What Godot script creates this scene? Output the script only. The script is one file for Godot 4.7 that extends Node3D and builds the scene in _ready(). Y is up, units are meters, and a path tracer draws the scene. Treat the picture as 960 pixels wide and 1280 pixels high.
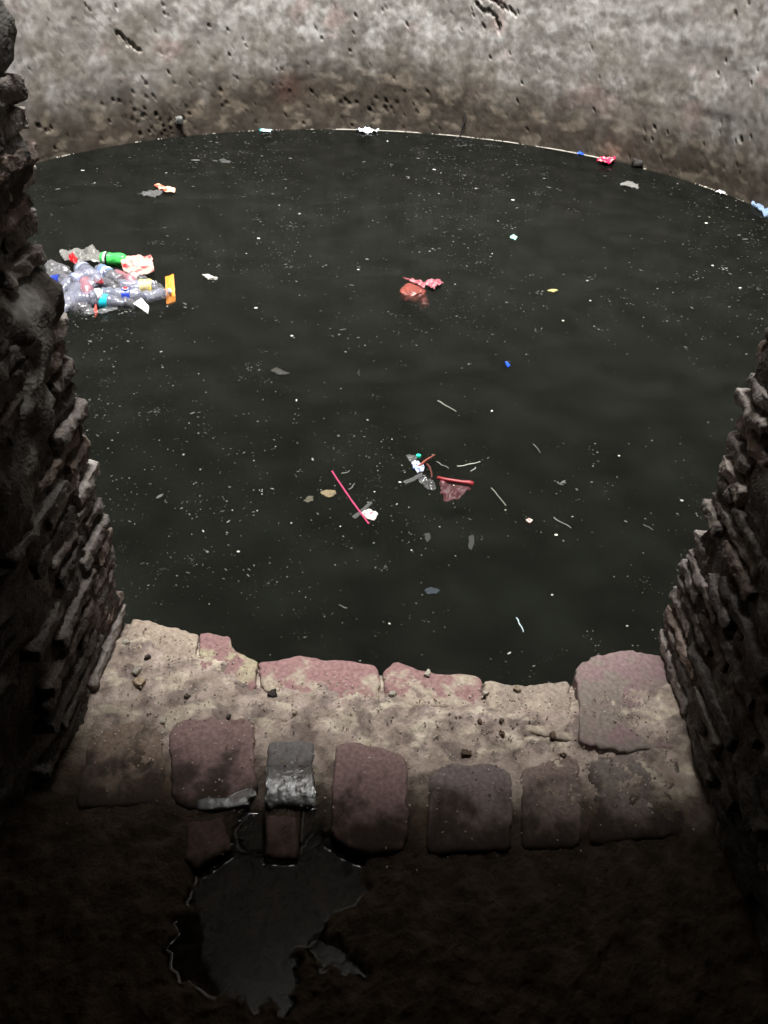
extends Node3D
# An old brick stepwell: from inside a low opening one looks over a broken brick sill
# down on dark, littered water and the far curve of the plastered well shaft.

const WATER := -0.55                 # the sill's top is y = 0
const CENTRE := Vector2(-0.10, -4.97)
const FAR_R := 2.966                 # radius of the far half of the shaft
const NEAR_R := 4.04                 # the near half is drawn out towards the opening
const FAR_RIM := 23.0
const NEAR_RIM := 8.0

var rng := RandomNumberGenerator.new()
var taken := {}
var M := {}
var n_a := FastNoiseLite.new()       # one cycle per unit; scale the point
var n_b := FastNoiseLite.new()
var n_c := FastNoiseLite.new()

func _ready() -> void:
	rng.seed = 71
	set_camera_and_light()
	set_noise()
	set_materials()
	build_shaft()
	build_water()
	build_passage()
	build_floor()
	build_jamb(-1)
	build_jamb(1)
	build_puddle()
	build_pebbles()
	build_bottles()
	build_cluster_scraps()
	build_floating()
	build_specks()

# ------------------------------------------------------------------ camera and light
func set_camera_and_light() -> void:
	var cam := Camera3D.new()
	cam.name = "camera"
	cam.transform = Transform3D(Basis(Vector3(0.99861, 0.04177, -0.03224), Vector3(-0.05277, 0.79054, -0.61013), Vector3(0.00000, 0.61098, 0.79164)), Vector3(0, 1.1, 0))
	cam.fov = 66.31
	cam.near = 0.02
	cam.far = 100.0
	add_child(cam)
	cam.current = true
	var env := Environment.new()
	env.background_mode = Environment.BG_SKY
	var sky := Sky.new()
	var sm := ProceduralSkyMaterial.new()
	sm.sky_top_color = Color(0.80, 0.85, 0.92)
	sm.sky_horizon_color = Color(0.86, 0.88, 0.90)
	sm.ground_horizon_color = Color(0.45, 0.43, 0.40)
	sm.ground_bottom_color = Color(0.25, 0.23, 0.20)
	sm.sky_curve = 0.3
	sm.sky_energy_multiplier = 0.7
	sky.sky_material = sm
	env.sky = sky
	env.background_energy_multiplier = 1.0
	env.tonemap_mode = Environment.TONE_MAPPER_LINEAR
	env.tonemap_exposure = 19.0
	env.sdfgi_enabled = true
	env.ssao_enabled = true
	env.ssil_enabled = true
	var we := WorldEnvironment.new()
	we.name = "environment"
	we.environment = env
	add_child(we)
	var sun := DirectionalLight3D.new()
	sun.name = "veiled_sun"
	sun.light_energy = 0.5
	sun.light_color = Color(1.0, 0.995, 0.985)
	sun.light_angular_distance = 44.0
	sun.shadow_enabled = true
	add_child(sun)
	sun.look_at_from_position(Vector3(0.3, 10, 1.75), Vector3.ZERO, Vector3(0, 0, 1))

func set_noise() -> void:
	for q in [[n_a, 3, 4], [n_b, 8, 3], [n_c, 21, 2]]:
		q[0].noise_type = FastNoiseLite.TYPE_SIMPLEX_SMOOTH
		q[0].seed = q[1]
		q[0].frequency = 1.0
		q[0].fractal_type = FastNoiseLite.FRACTAL_FBM
		q[0].fractal_octaves = q[2]

# ------------------------------------------------------------------ materials
func grain(seed_: int, freq: float, octaves: int, lo: float, hi: float, warm := 0.0, gamma := 1.0) -> ImageTexture:
	var n := FastNoiseLite.new()
	n.seed = seed_
	n.frequency = freq
	n.fractal_octaves = octaves
	var src := n.get_seamless_image(512, 512)
	src.convert(Image.FORMAT_L8)
	var d := src.get_data()
	var out := PackedByteArray()
	out.resize(512 * 512 * 3)
	for i in d.size():
		var v := lerpf(lo, hi, pow(d[i] / 255.0, gamma))
		out[i * 3] = int(255 * clampf(v + warm * (0.9 - v), 0, 1))
		out[i * 3 + 1] = int(255 * clampf(v, 0, 1))
		out[i * 3 + 2] = int(255 * clampf(v - warm * (0.9 - v), 0, 1))
	var im := Image.create_from_data(512, 512, false, Image.FORMAT_RGB8, out)
	im.generate_mipmaps()
	return ImageTexture.create_from_image(im)

func earthy(called: String, tex: Texture2D, bump: Texture2D, scale_: float, depth: float, rough: float, spec := 0.35) -> StandardMaterial3D:
	var m := StandardMaterial3D.new()
	m.resource_name = called
	m.albedo_texture = tex
	m.vertex_color_use_as_albedo = true
	m.uv1_triplanar = true
	m.uv1_world_triplanar = true
	m.uv1_scale = Vector3(scale_, scale_, scale_)
	m.roughness = rough
	m.metallic_specular = spec
	m.heightmap_enabled = true
	m.heightmap_texture = bump
	m.heightmap_scale = depth
	M[called] = m
	return m

func plain(called: String, c: Color, rough: float, alpha := 1.0, spec := 0.5) -> StandardMaterial3D:
	var m := StandardMaterial3D.new()
	m.resource_name = called
	m.albedo_color = Color(c.r, c.g, c.b, alpha)
	m.roughness = rough
	m.metallic_specular = spec
	if alpha < 1.0:
		m.transparency = BaseMaterial3D.TRANSPARENCY_ALPHA
	M[called] = m
	return m

func set_materials() -> void:
	var coarse := grain(5, 0.012, 5, 0.62, 1.0, 0.06)
	var mid := grain(9, 0.03, 4, 0.55, 1.0, 0.06)
	var grit := grain(14, 0.09, 4, 0.0, 1.0)
	var pitted := grain(33, 0.05, 5, 0.0, 1.0, 0.0, 0.6)
	earthy("plaster", coarse, pitted, 1.6, 0.03, 0.85)
	earthy("masonry", mid, pitted, 3.0, 0.22, 0.92)
	earthy("jamb_brick", mid, grain(61, 0.06, 6, 0.0, 1.0, 0.0, 0.8), 4.5, 0.24, 0.92)
	earthy("brick_face", grain(77, 0.06, 6, 0.72, 1.0, 0.03), grit, 3.0, 0.05, 0.85)
	earthy("mortar", coarse, grit, 3.2, 0.22, 0.95)
	earthy("pebble", mid, grit, 9.0, 0.05, 0.8)
	# murky water: a sheet that lets a little light through to what hangs just under it
	var w := plain("murky_water", Color(0.150, 0.159, 0.138), 0.03, 0.36, 0.19)
	w.roughness_texture = grain(51, 0.02, 5, 0.25, 1.0)
	w.roughness = 0.16
	w.albedo_texture = grain(52, 0.007, 6, 0.62, 1.0)
	w.uv1_triplanar = true
	w.uv1_world_triplanar = true
	w.uv1_scale = Vector3(0.8, 0.8, 0.8)
	plain("puddle_water", Color(0.03, 0.03, 0.028), 0.025, 0.5, 0.2)
	plain("puddle_edge", Color(0.03, 0.03, 0.028), 0.04, 0.6, 0.9)
	var wf := earthy("wet_film", null, grit, 7.0, 0.025, 0.22, 0.6)
	wf.albedo_color = Color(0.04, 0.04, 0.045, 0.32)
	wf.transparency = BaseMaterial3D.TRANSPARENCY_ALPHA
	plain("silt", Color(0.05, 0.052, 0.042), 1.0, 1.0, 0.0)
	plain("clear_plastic", Color(0.62, 0.63, 0.70), 0.14, 0.34)
	plain("hazy_plastic", Color(0.46, 0.455, 0.47), 0.2, 0.42)
	plain("pink_plastic", Color(0.66, 0.45, 0.49), 0.2, 0.55)
	plain("green_plastic", Color(0.26, 0.74, 0.33), 0.2)
	plain("film", Color(0.50, 0.50, 0.50), 0.2, 0.28)
	plain("white_film", Color(0.47, 0.465, 0.45), 0.35, 0.7)
	plain("specks", Color(1, 1, 1), 0.7)
	M.specks.vertex_color_use_as_albedo = true

func paint(c: Color, rough := 0.5) -> StandardMaterial3D:
	var k := "paint_" + c.to_html() + str(rough)
	if not M.has(k):
		plain(k, c, rough)
	return M[k]

# ------------------------------------------------------------------ objects
func numbered(called: String) -> String:
	taken[called] = taken.get(called, -1) + 1
	return called if taken[called] == 0 else "%s_%03d" % [called, taken[called]]

func tag(o: Node, label: String, category: String, group := "") -> Node:
	o.set_meta("label", label)
	o.set_meta("category", category)
	if group != "":
		o.set_meta("group", group)
	return o

func thing(called: String, label: String, category: String, at := Vector3.ZERO, group := "") -> Node3D:
	var o := Node3D.new()
	o.name = numbered(called)
	o.position = at
	add_child(o)
	tag(o, label, category, group)
	return o

func obj(called: String, mesh: Mesh, mat: Material, parent: Node = self, at := Vector3.ZERO) -> MeshInstance3D:
	var o := MeshInstance3D.new()
	o.name = numbered(called) if parent == self else called
	o.mesh = mesh
	o.material_override = mat
	o.position = at
	parent.add_child(o, true)
	return o

# ------------------------------------------------------------------ shapes
func finish(v: PackedVector3Array, idx: PackedInt32Array, col := PackedColorArray()) -> ArrayMesh:
	var nrm := PackedVector3Array()
	nrm.resize(v.size())
	for t in range(0, idx.size(), 3):
		var a := v[idx[t]]
		var f := (v[idx[t + 2]] - a).cross(v[idx[t + 1]] - a)
		nrm[idx[t]] += f
		nrm[idx[t + 1]] += f
		nrm[idx[t + 2]] += f
	for i in nrm.size():
		nrm[i] = nrm[i].normalized()
	var arr := []
	arr.resize(Mesh.ARRAY_MAX)
	arr[Mesh.ARRAY_VERTEX] = v
	arr[Mesh.ARRAY_NORMAL] = nrm
	if col.size() == v.size():
		arr[Mesh.ARRAY_COLOR] = col
	arr[Mesh.ARRAY_INDEX] = idx
	var m := ArrayMesh.new()
	m.add_surface_from_arrays(Mesh.PRIMITIVE_TRIANGLES, arr)
	return m

func grid_index(nu: int, nv: int, flip := false, loop := false) -> PackedInt32Array:
	# vertices laid out u * nv + v
	var idx := PackedInt32Array()
	for i in (nu if loop else nu - 1):
		var p := i * nv
		var q := ((i + 1) % nu) * nv
		for j in nv - 1:
			if flip:
				idx.append_array([p + j, p + j + 1, q + j, q + j, p + j + 1, q + j + 1])
			else:
				idx.append_array([p + j, q + j, p + j + 1, q + j, q + j + 1, p + j + 1])
	return idx

func fill(c: Color, n: int) -> PackedColorArray:
	var a := PackedColorArray()
	a.resize(n)
	a.fill(c)
	return a

func slab(pts: PackedVector2Array, thick: float, bevel: float, o: Dictionary) -> Array:
	# a flat piece with an outline of its own (x, z): [mesh round its centre, centre]. Its underside is at y = 0.
	# o: seed, amp / freq (relief of the top), jag (uneven outline), seg, rings, color, tilt, curl, patch
	var c := Vector2.ZERO
	for p in pts:
		c += p
	c /= pts.size()
	var seg: int = o.get("seg", 40)
	var rings: int = o.get("rings", 6)
	var amp: float = o.get("amp", 0.002)
	var freq: float = o.get("freq", 30.0)
	var jag: float = o.get("jag", 0.004)
	var jf: float = o.get("jag_freq", 60.0)
	var tilt: Vector2 = o.get("tilt", Vector2.ZERO)
	var curl: float = o.get("curl", 0.0)
	var sd: float = o.get("seed", 0) * 13.7
	var color: Color = o.get("color", Color.WHITE)
	var per := 0.0
	for i in pts.size():
		per += pts[i].distance_to(pts[(i + 1) % pts.size()])
	var edge := PackedVector2Array()
	var at := 0
	var done := 0.0
	for k in seg:
		var want := per * k / seg
		while true:
			var l := pts[at].distance_to(pts[(at + 1) % pts.size()])
			if done + l >= want or at == pts.size() - 1:
				var p := pts[at].lerp(pts[(at + 1) % pts.size()], (want - done) / maxf(l, 1e-6))
				edge.append(p - c)
				break
			done += l
			at += 1
	# soften corners a little
	for r in int(o.get("soft", 1)):
		var e2 := PackedVector2Array()
		for k in seg:
			e2.append(edge[k] * 0.5 + (edge[(k + 1) % seg] + edge[(k + seg - 1) % seg]) * 0.25)
		edge = e2
	var clockwise := Geometry2D.is_polygon_clockwise(edge)
	for k in seg:
		var e := edge[k]
		edge[k] = e + e.normalized() * jag * (1.3 * n_a.get_noise_3d(e.x * jf + sd, e.y * jf, sd) + 0.5 * n_b.get_noise_3d(e.x * jf * 4.0, sd, e.y * jf * 4.0))
	var v := PackedVector3Array()
	var col := PackedColorArray()
	var reach := maxf(sqrt(absf(per)) * 0.3, 0.01)
	var b := bevel / maxf(per / 6.3, 1e-4)
	for k in seg:
		for r in rings + 4:
			var t: float
			var y: float
			if r <= rings:
				t = (1.0 - b) * r / rings
				y = thick
			elif r == rings + 1:
				t = 1.0 - b * 0.3
				y = thick - bevel * 0.3
			elif r == rings + 2:
				t = 1.0
				y = thick - minf(bevel, thick * 0.9)
			else:
				t = 1.0 - b * 0.2
				y = 0.0
			var e := edge[k] * t
			if r < rings + 3:
				y += amp * (n_a.get_noise_3d(e.x * freq + sd, sd, e.y * freq) + 0.5 * n_b.get_noise_3d(e.x * freq * 3, sd, e.y * freq * 3))
			if o.has("worn_from") and e.y + c.y > o.worn_from:   # worn down towards the puddle
				y -= 2.9 * pow(e.y + c.y - o.worn_from, 2.0)
			y += tilt.dot(e) + curl * e.length_squared()
			if r == rings + 3:
				y += amp * n_a.get_noise_3d(e.x * freq + sd, sd, e.y * freq) if o.get("sheet", false) else 0.0
			v.append(Vector3(e.x, y, e.y))
			var cc := color
			if o.has("patch"):   # a second colour in patches: mortar smeared on brick, print on a wrapper, shade on inner bricks
				var f: float = n_a.get_noise_3d(e.x * o.patch_freq + sd, sd * 2, e.y * o.patch_freq)
				cc = color.lerp(o.patch, smoothstep(o.patch_from, o.patch_from + o.get("patch_soft", 0.32), f + 0.35 * n_b.get_noise_3d(e.x * o.patch_freq * 4, sd, e.y * o.patch_freq * 4) + o.get("patch_z", 0.0) * e.y + o.get("patch_x", 0.0) * e.x))
			col.append(cc)
	return [finish(v, grid_index(seg, rings + 4, clockwise, true), col), c]

func put_slab(called: String, pts: PackedVector2Array, y: float, thick: float, bevel: float, o: Dictionary, mat: Material, parent: Node = self) -> MeshInstance3D:
	var s := slab(pts, thick, bevel, o)
	var c: Vector2 = s[1]
	return obj(called, s[0], mat, parent, Vector3(c.x, y, c.y))

func tube(p: PackedVector3Array, r0: float, r1: float, sides := 7, wob := 0.0) -> ArrayMesh:
	var v := PackedVector3Array()
	var n := p.size()
	for i in n:
		var d := (p[mini(i + 1, n - 1)] - p[maxi(i - 1, 0)]).normalized()
		var u := d.cross(Vector3(0.13, 1, 0.21)).normalized()
		var w := u.cross(d)
		var r := lerpf(r0, r1, float(i) / (n - 1)) * (1.0 + wob * n_b.get_noise_3dv(p[i] * 90))
		for ring in ([0.0, 1.0] if i == 0 else ([1.0, 0.0] if i == n - 1 else [1.0])):
			for k in sides:
				var a := TAU * k / sides
				v.append(p[i] + (u * cos(a) + w * sin(a)) * r * ring)
	var nr := v.size() / sides
	var idx := PackedInt32Array()
	for i in nr - 1:
		for k in sides:
			var k2 := (k + 1) % sides
			var a := i * sides
			var b := (i + 1) * sides
			idx.append_array([a + k, b + k, a + k2, a + k2, b + k, b + k2])
	return finish(v, idx)

func bent(a: Vector3, b: Vector3, n: int, sag: Vector3, wob := 0.0) -> PackedVector3Array:
	var p := PackedVector3Array()
	for i in n:
		var t := float(i) / (n - 1)
		var q := a.lerp(b, t) + sag * 4 * t * (1 - t)
		q += Vector3(n_a.get_noise_3d(q.x * 20, 3, t * 2), n_a.get_noise_3d(9, q.z * 20, t * 2) * 0.4, n_a.get_noise_3d(t * 2, q.x * 20, 5)) * wob
		p.append(q)
	return p

func lathe(prof: PackedVector2Array, seg := 20, dent := 0.0, sd := 0.0) -> ArrayMesh:
	# turned round the x axis: (x, radius)
	var v := PackedVector3Array()
	for q in prof:
		for k in seg:
			var a := TAU * k / seg
			var p := Vector3(q.x, q.y * cos(a), q.y * sin(a))
			var d := 1.0 + dent * (n_a.get_noise_3d(p.x * 22 + sd, p.y * 22, p.z * 22 + sd) + 0.5 * n_b.get_noise_3d(p.x * 70, p.y * 70 + sd, p.z * 70))
			v.append(Vector3(p.x, p.y * d, p.z * d))
	var idx := PackedInt32Array()
	for i in prof.size() - 1:
		for k in seg:
			var k2 := (k + 1) % seg
			idx.append_array([i * seg + k, i * seg + k2, (i + 1) * seg + k, i * seg + k2, (i + 1) * seg + k2, (i + 1) * seg + k])
	return finish(v, idx)

func worn_box(half: Vector3, round_: float, n: Vector3i, off: Vector3, amp: float, freq: float, color: Color) -> ArrayMesh:
	# a block worn by weather: a rounded box, pushed in and out by noise taken at off
	var v := PackedVector3Array()
	var col := PackedColorArray()
	var at := {}
	var idx := PackedInt32Array()
	var inner := (half - Vector3.ONE * round_).max(half * 0.15)
	for axis in 3:
		var u := (axis + 1) % 3
		var w := (axis + 2) % 3
		for side in 2:
			for i in n[u] + 1:
				for j in n[w] + 1:
					var key := Vector3i.ZERO
					key[axis] = side * n[axis]
					key[u] = i
					key[w] = j
					if at.has(key):
						continue
					at[key] = v.size()
					var p := Vector3(key) / Vector3(n) * 2.0 - Vector3.ONE
					for k in 3:
						p[k] = signf(p[k]) * pow(absf(p[k]), 0.85) * half[k]
					var q := p.clamp(-inner, inner)
					var d := (p - q)
					d = d.normalized() if d.length() > 1e-6 else Vector3.ZERO
					q += d * (half - inner)
					var g := (p + off) * freq
					var push := amp * (n_a.get_noise_3dv(g) * 1.5 - 0.25) + amp * 0.55 * n_b.get_noise_3dv(g * 4.3)
					v.append(q + d * push)
					col.append(color * (1.0 + 0.35 * n_c.get_noise_3dv(g * 0.8)))
			for i in n[u]:
				for j in n[w]:
					var kk := []
					for e in [[0, 0], [1, 0], [1, 1], [0, 1]]:
						var key := Vector3i.ZERO
						key[axis] = side * n[axis]
						key[u] = i + e[0]
						key[w] = j + e[1]
						kk.append(at[key])
					if side == 1:
						idx.append_array([kk[0], kk[2], kk[1], kk[0], kk[3], kk[2]])
					else:
						idx.append_array([kk[0], kk[1], kk[2], kk[0], kk[2], kk[3]])
	return finish(v, idx, col)

func stone(r: float, squash: float, sd: float, color: Color) -> ArrayMesh:
	return worn_box(Vector3(r, r * squash, r * 0.75), r * 0.5, Vector3i(4, 3, 4), Vector3(sd * 3.1, sd, sd * 7.7), r * 0.5, 0.8 / r, color)

# ------------------------------------------------------------------ the shaft
func ring(a: float) -> Vector2:
	# plan of the shaft; a = 0 looks straight away from the opening
	var s := sin(a)
	var c := cos(a)
	return CENTRE + Vector2(s * FAR_R, -c * (FAR_R if c > 0 else NEAR_R))

func rim_y(a: float) -> float:
	# unseen rim, its slope made up to shape sill light and puddle reflection
	return lerpf(NEAR_RIM, FAR_RIM, smoothstep(-0.9, 0.6, cos(a)))

func ring_out(a: float) -> Vector2:
	var s := sin(a) / FAR_R
	var c := -cos(a) / (FAR_R if cos(a) > 0 else NEAR_R)
	return Vector2(s, c).normalized()

func wall_color(s: float, y: float) -> Color:
	# s along the wall, y above the water
	var soft := n_a.get_noise_2d(s * 0.9, y * 1.6 + 7)
	var streak := n_b.get_noise_2d(s * 5.0, y * 0.7)
	var fine := n_b.get_noise_2d(s * 14, y * 14)
	var grey := Color(0.295, 0.280, 0.260)
	var pale := Color(0.49, 0.476, 0.455)
	var brown := Color(0.082, 0.066, 0.051)
	var dark := Color(0.06, 0.049, 0.037)
	var c := grey.lerp(pale, smoothstep(-0.15, 0.35, n_a.get_noise_2d(s * 2.3 + 40, y * 4) + 0.3 * fine + (y - 0.85) * 0.7))
	c = c.lerp(Color(0.24, 0.205, 0.165), smoothstep(-0.1, 0.5, -soft + 0.35 * streak + 0.5 * (0.75 - y)) * 0.5)
	c = c.lerp(Color(0.42, 0.31, 0.29), smoothstep(0.25, 0.5, n_a.get_noise_2d(s * 1.1 + 90, y * 1.5)) * 0.5)
	var tide := 0.29 + 0.24 * exp(-pow((s + 0.25) / 1.2, 2)) + 0.10 * soft + 0.13 * streak + 0.03 * fine
	var b := brown.lerp(dark, smoothstep(-0.1, 0.35, n_a.get_noise_2d(s * 2.0 + 11, y * 3.0) + 0.2 * fine))
	b = b.lerp(Color(0.24, 0.20, 0.155), smoothstep(0.12, 0.4, n_b.get_noise_2d(s * 3, y * 6 + 30)) * 0.6)
	c = c.lerp(b, smoothstep(tide + 0.32, tide - 0.20, y))
	c = c.lerp(Color(0.075, 0.035, 0.026), 0.75 * exp(-pow((s + 0.98) / 0.14, 2) - pow((y - 0.35) / 0.13, 2)))
	if y < 0.0:   # slime below the waterline
		return Color(0.006, 0.006, 0.005)
	if y > 1.5:
		c = c.lerp(Color(0.17, 0.145, 0.115) * (1.0 + 0.4 * streak), smoothstep(1.5, 3.0, y))
		c = c.lerp(Color(0.50, 0.49, 0.47) * (1.0 + 0.3 * streak), smoothstep(15.0, 20.0, y))   # unseen pale band, added to brighten what the puddle mirrors
	return c * (1.0 + 0.17 * fine + 0.13 * n_c.get_noise_2d(s * 42, y * 42))

func build_shaft() -> void:
	# what the opening looks at: the lower part of the far wall, finely modelled
	var a0 := -1.35
	var a1 := 1.35
	var nu := 780
	var nv := 128
	var y0 := WATER - 0.25
	var y1 := WATER + 1.65
	var dep := PackedFloat32Array()
	dep.resize(nu * nv)
	var du := FAR_R * (a1 - a0) / (nu - 1)
	var dv := (y1 - y0) / (nv - 1)
	for i in nu:
		for j in nv:
			var s := (i * du) + a0 * FAR_R
			var y := j * dv + y0 - WATER
			var d := 0.008 * n_a.get_noise_2d(s * 2.0, y * 2.0) + 0.0014 * n_b.get_noise_2d(s * 11, y * 11)
			# plaster that has come away in scabs
			d -= 0.0022 * smoothstep(0.14, 0.3, n_a.get_noise_2d(s * 5 + 200, y * 7) - 0.12 * y)
			var rotten := 0.4 * smoothstep(0.15, 0.45, n_a.get_noise_2d(s * 1.5 + 300, y * 3.2) + 0.25 * smoothstep(0.45, 0.1, y))
			d -= rotten * (0.008 * maxf(0.0, n_b.get_noise_2d(s * 26, y * 26)) + 0.010 * maxf(0.0, n_c.get_noise_2d(s * 55, y * 40)))
			# the lip of the wetted lower coat, seen on the right
			d -= 0.006 * smoothstep(0.52, 0.44, y + 0.05 * sin(s * 1.3) + 0.02 * n_a.get_noise_2d(s * 4, 5)) * smoothstep(1.2, 2.0, s)
			dep[i * nv + j] = d
	# pits and gouges, mostly slanting
	for k in 560:
		var s := rng.randf_range(-3.4, 3.6)
		var y := rng.randf_range(0.02, 1.35)
		var r := rng.randf_range(0.004, 0.010) * (1.9 if rng.randf() < 0.08 else 1.0)
		var keep := 0.28 + 0.9 * n_a.get_noise_2d(s * 0.8 + 3, y * 2.5)
		if s < -0.6: keep += 0.25
		if y < 0.32: keep += 0.2
		if rng.randf() > keep:
			continue
		var lean := rng.randf_range(0.2, 1.1)
		var long := rng.randf_range(1.0, 2.6)
		stamp(dep, nu, nv, a0 * FAR_R, du, y0 - WATER, dv, s, y, r, r * long, lean, rng.randf_range(0.004, 0.022))
	# a rotten patch at the foot of the wall, on the left
	for k in 42:
		stamp(dep, nu, nv, a0 * FAR_R, du, y0 - WATER, dv, -2.15 + rng.randfn(0, 0.2), 0.20 + rng.randfn(0, 0.10), rng.randf_range(0.006, 0.02), 0.02, rng.randf(), rng.randf_range(0.006, 0.018))
	for k in 22:
		stamp(dep, nu, nv, a0 * FAR_R, du, y0 - WATER, dv, -0.35 + rng.randfn(0, 0.25), 0.2 + rng.randfn(0, 0.06), rng.randf_range(0.008, 0.02), 0.02, rng.randf(), rng.randf_range(0.006, 0.02))
	# a branching crack in the upper coat
	var crack := [Vector2(0.38, 1.14), Vector2(0.52, 1.11), Vector2(0.66, 1.10), Vector2(0.80, 1.06), Vector2(0.92, 1.02), Vector2(1.02, 0.98)]
	var crack2 := [Vector2(0.70, 1.09), Vector2(0.66, 1.02), Vector2(0.74, 0.98), Vector2(0.82, 0.97), Vector2(0.86, 0.90), Vector2(0.88, 0.84)]
	var crack3 := [Vector2(-2.42, 0.80), Vector2(-2.36, 0.74), Vector2(-2.30, 0.70), Vector2(-2.24, 0.65)]
	for line in [crack, crack2, crack3]:
		for k in line.size() - 1:
			for t in 9:
				var q: Vector2 = line[k].lerp(line[k + 1], t / 9.0)
				stamp(dep, nu, nv, a0 * FAR_R, du, y0 - WATER, dv, q.x + rng.randfn(0, 0.006), q.y + rng.randfn(0, 0.008), 0.010, 0.016, 0.6, 0.016)
	var v := PackedVector3Array()
	var col := PackedColorArray()
	for i in nu:
		var a := a0 + (a1 - a0) * i / (nu - 1)
		var p := ring(a)
		var n := ring_out(a)
		for j in nv:
			var q := p - n * dep[i * nv + j]
			var y := y0 + j * dv
			v.append(Vector3(q.x, y, q.y))
			col.append(wall_color(a * FAR_R, y - WATER))
	var wall := thing("well_wall", "curved far wall of the well, grey plaster above a brown tide band", "wall")
	obj("lower_plaster", finish(v, grid_index(nu, nv, true), col), M.plaster, wall)
	# the rest of the shaft: coarser, up to the rim, with the opening left free
	for part in [["upper_wall", -1.35, 1.35, y1 - 0.002, 1.0, 70, 60], ["foot", -1.35, 1.35, WATER - 1.4, y0 + 0.002, 60, 3],
			["side_wall", -3.0, -1.35, WATER - 1.4, 1.0, 60, 44], ["side_wall", 1.35, 2.92, WATER - 1.4, 1.0, 60, 44],
			["sill_wall", 2.915, TAU - 3.005, WATER - 1.4, -0.09, 14, 10], ["head_wall", 2.915, TAU - 3.005, ARCH + 0.06, 1.0, 14, 40]]:
		var w := PackedVector3Array()
		var wc := PackedColorArray()
		for i in part[5]:
			var a: float = lerpf(part[1], part[2], float(i) / (part[5] - 1))
			var p := ring(a)
			var n := ring_out(a)
			for j in part[6]:
				var y: float = lerpf(part[3], rim_y(a) if part[4] == 1.0 else part[4], float(j) / (part[6] - 1))
				var q := p - n * (0.02 * n_a.get_noise_2d(a * 6, y * 2) if part[0] == "upper_wall" and j > 0 else 0.0)
				w.append(Vector3(q.x, y, q.y))
				wc.append(wall_color(a * FAR_R, y - WATER))
		obj(part[0], finish(w, grid_index(part[5], part[6], true), wc), M.plaster, wall)
	# outer skin and rim, so that the wall has thickness and light enters at the mouth only
	var o := PackedVector3Array()
	for i in 90:
		var a := lerpf(-2.86, 2.86, i / 89.0)
		var p := ring(a)
		var n := ring_out(a)
		for e in [[0.0, rim_y(a)], [0.9, rim_y(a) + 0.003], [0.9, WATER - 1.4]]:
			var q: Vector2 = p + n * e[0]
			o.append(Vector3(q.x, e[1], q.y))
	obj("rim", finish(o, grid_index(90, 3, true), fill(Color(0.3, 0.28, 0.25), o.size())), M.masonry, wall)

func stamp(dep: PackedFloat32Array, nu: int, nv: int, s0: float, du: float, y0: float, dv: float, s: float, y: float, r: float, rl: float, lean: float, depth: float) -> void:
	var ca := cos(lean)
	var sa := sin(lean)
	var reach := maxf(r, rl) * 1.3
	for i in range(maxi(0, int((s - reach - s0) / du)), mini(nu, int((s + reach - s0) / du) + 2)):
		for j in range(maxi(0, int((y - reach - y0) / dv)), mini(nv, int((y + reach - y0) / dv) + 2)):
			var x := s0 + i * du - s
			var z := y0 + j * dv - y
			var e := Vector2((x * ca - z * sa) / rl, (x * sa + z * ca) / r).length()
			if e < 1.25:
				dep[i * nv + j] = minf(dep[i * nv + j], dep[i * nv + j] - depth * (1.0 - smoothstep(0.55, 1.15, e)))

func build_water() -> void:
	var v := PackedVector3Array()
	for i in 120:
		var a := TAU * i / 120
		var p := ring(a) + ring_out(a) * 0.06
		v.append(Vector3(CENTRE.x, WATER, CENTRE.y))
		v.append(Vector3(p.x, WATER, p.y))
	var w := obj("water", finish(v, grid_index(120, 2, true, true)), M.murky_water)
	w.set_meta("kind", "structure")
	var b := obj("well_bottom", finish(v, grid_index(120, 2, true, true)), M.silt, self, Vector3(0, -0.12, 0))
	b.set_meta("kind", "structure")

# ------------------------------------------------------------------ the passage round the camera
func rough_sheet(nu: int, nv: int, f: Callable, amp: float, freq: float, color: Color, flip := false) -> ArrayMesh:
	var v := PackedVector3Array()
	var col := PackedColorArray()
	for i in nu:
		for j in nv:
			var p: Vector3 = f.call(float(i) / (nu - 1), float(j) / (nv - 1))
			p += Vector3(n_a.get_noise_3dv(p * freq), n_a.get_noise_3dv(p * freq + Vector3(50, 0, 0)), n_a.get_noise_3dv(p * freq + Vector3(0, 50, 0))) * amp
			v.append(p)
			col.append(color * (1.0 + 0.4 * n_b.get_noise_3dv(p * 4)))
	return finish(v, grid_index(nu, nv, flip), col)

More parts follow.
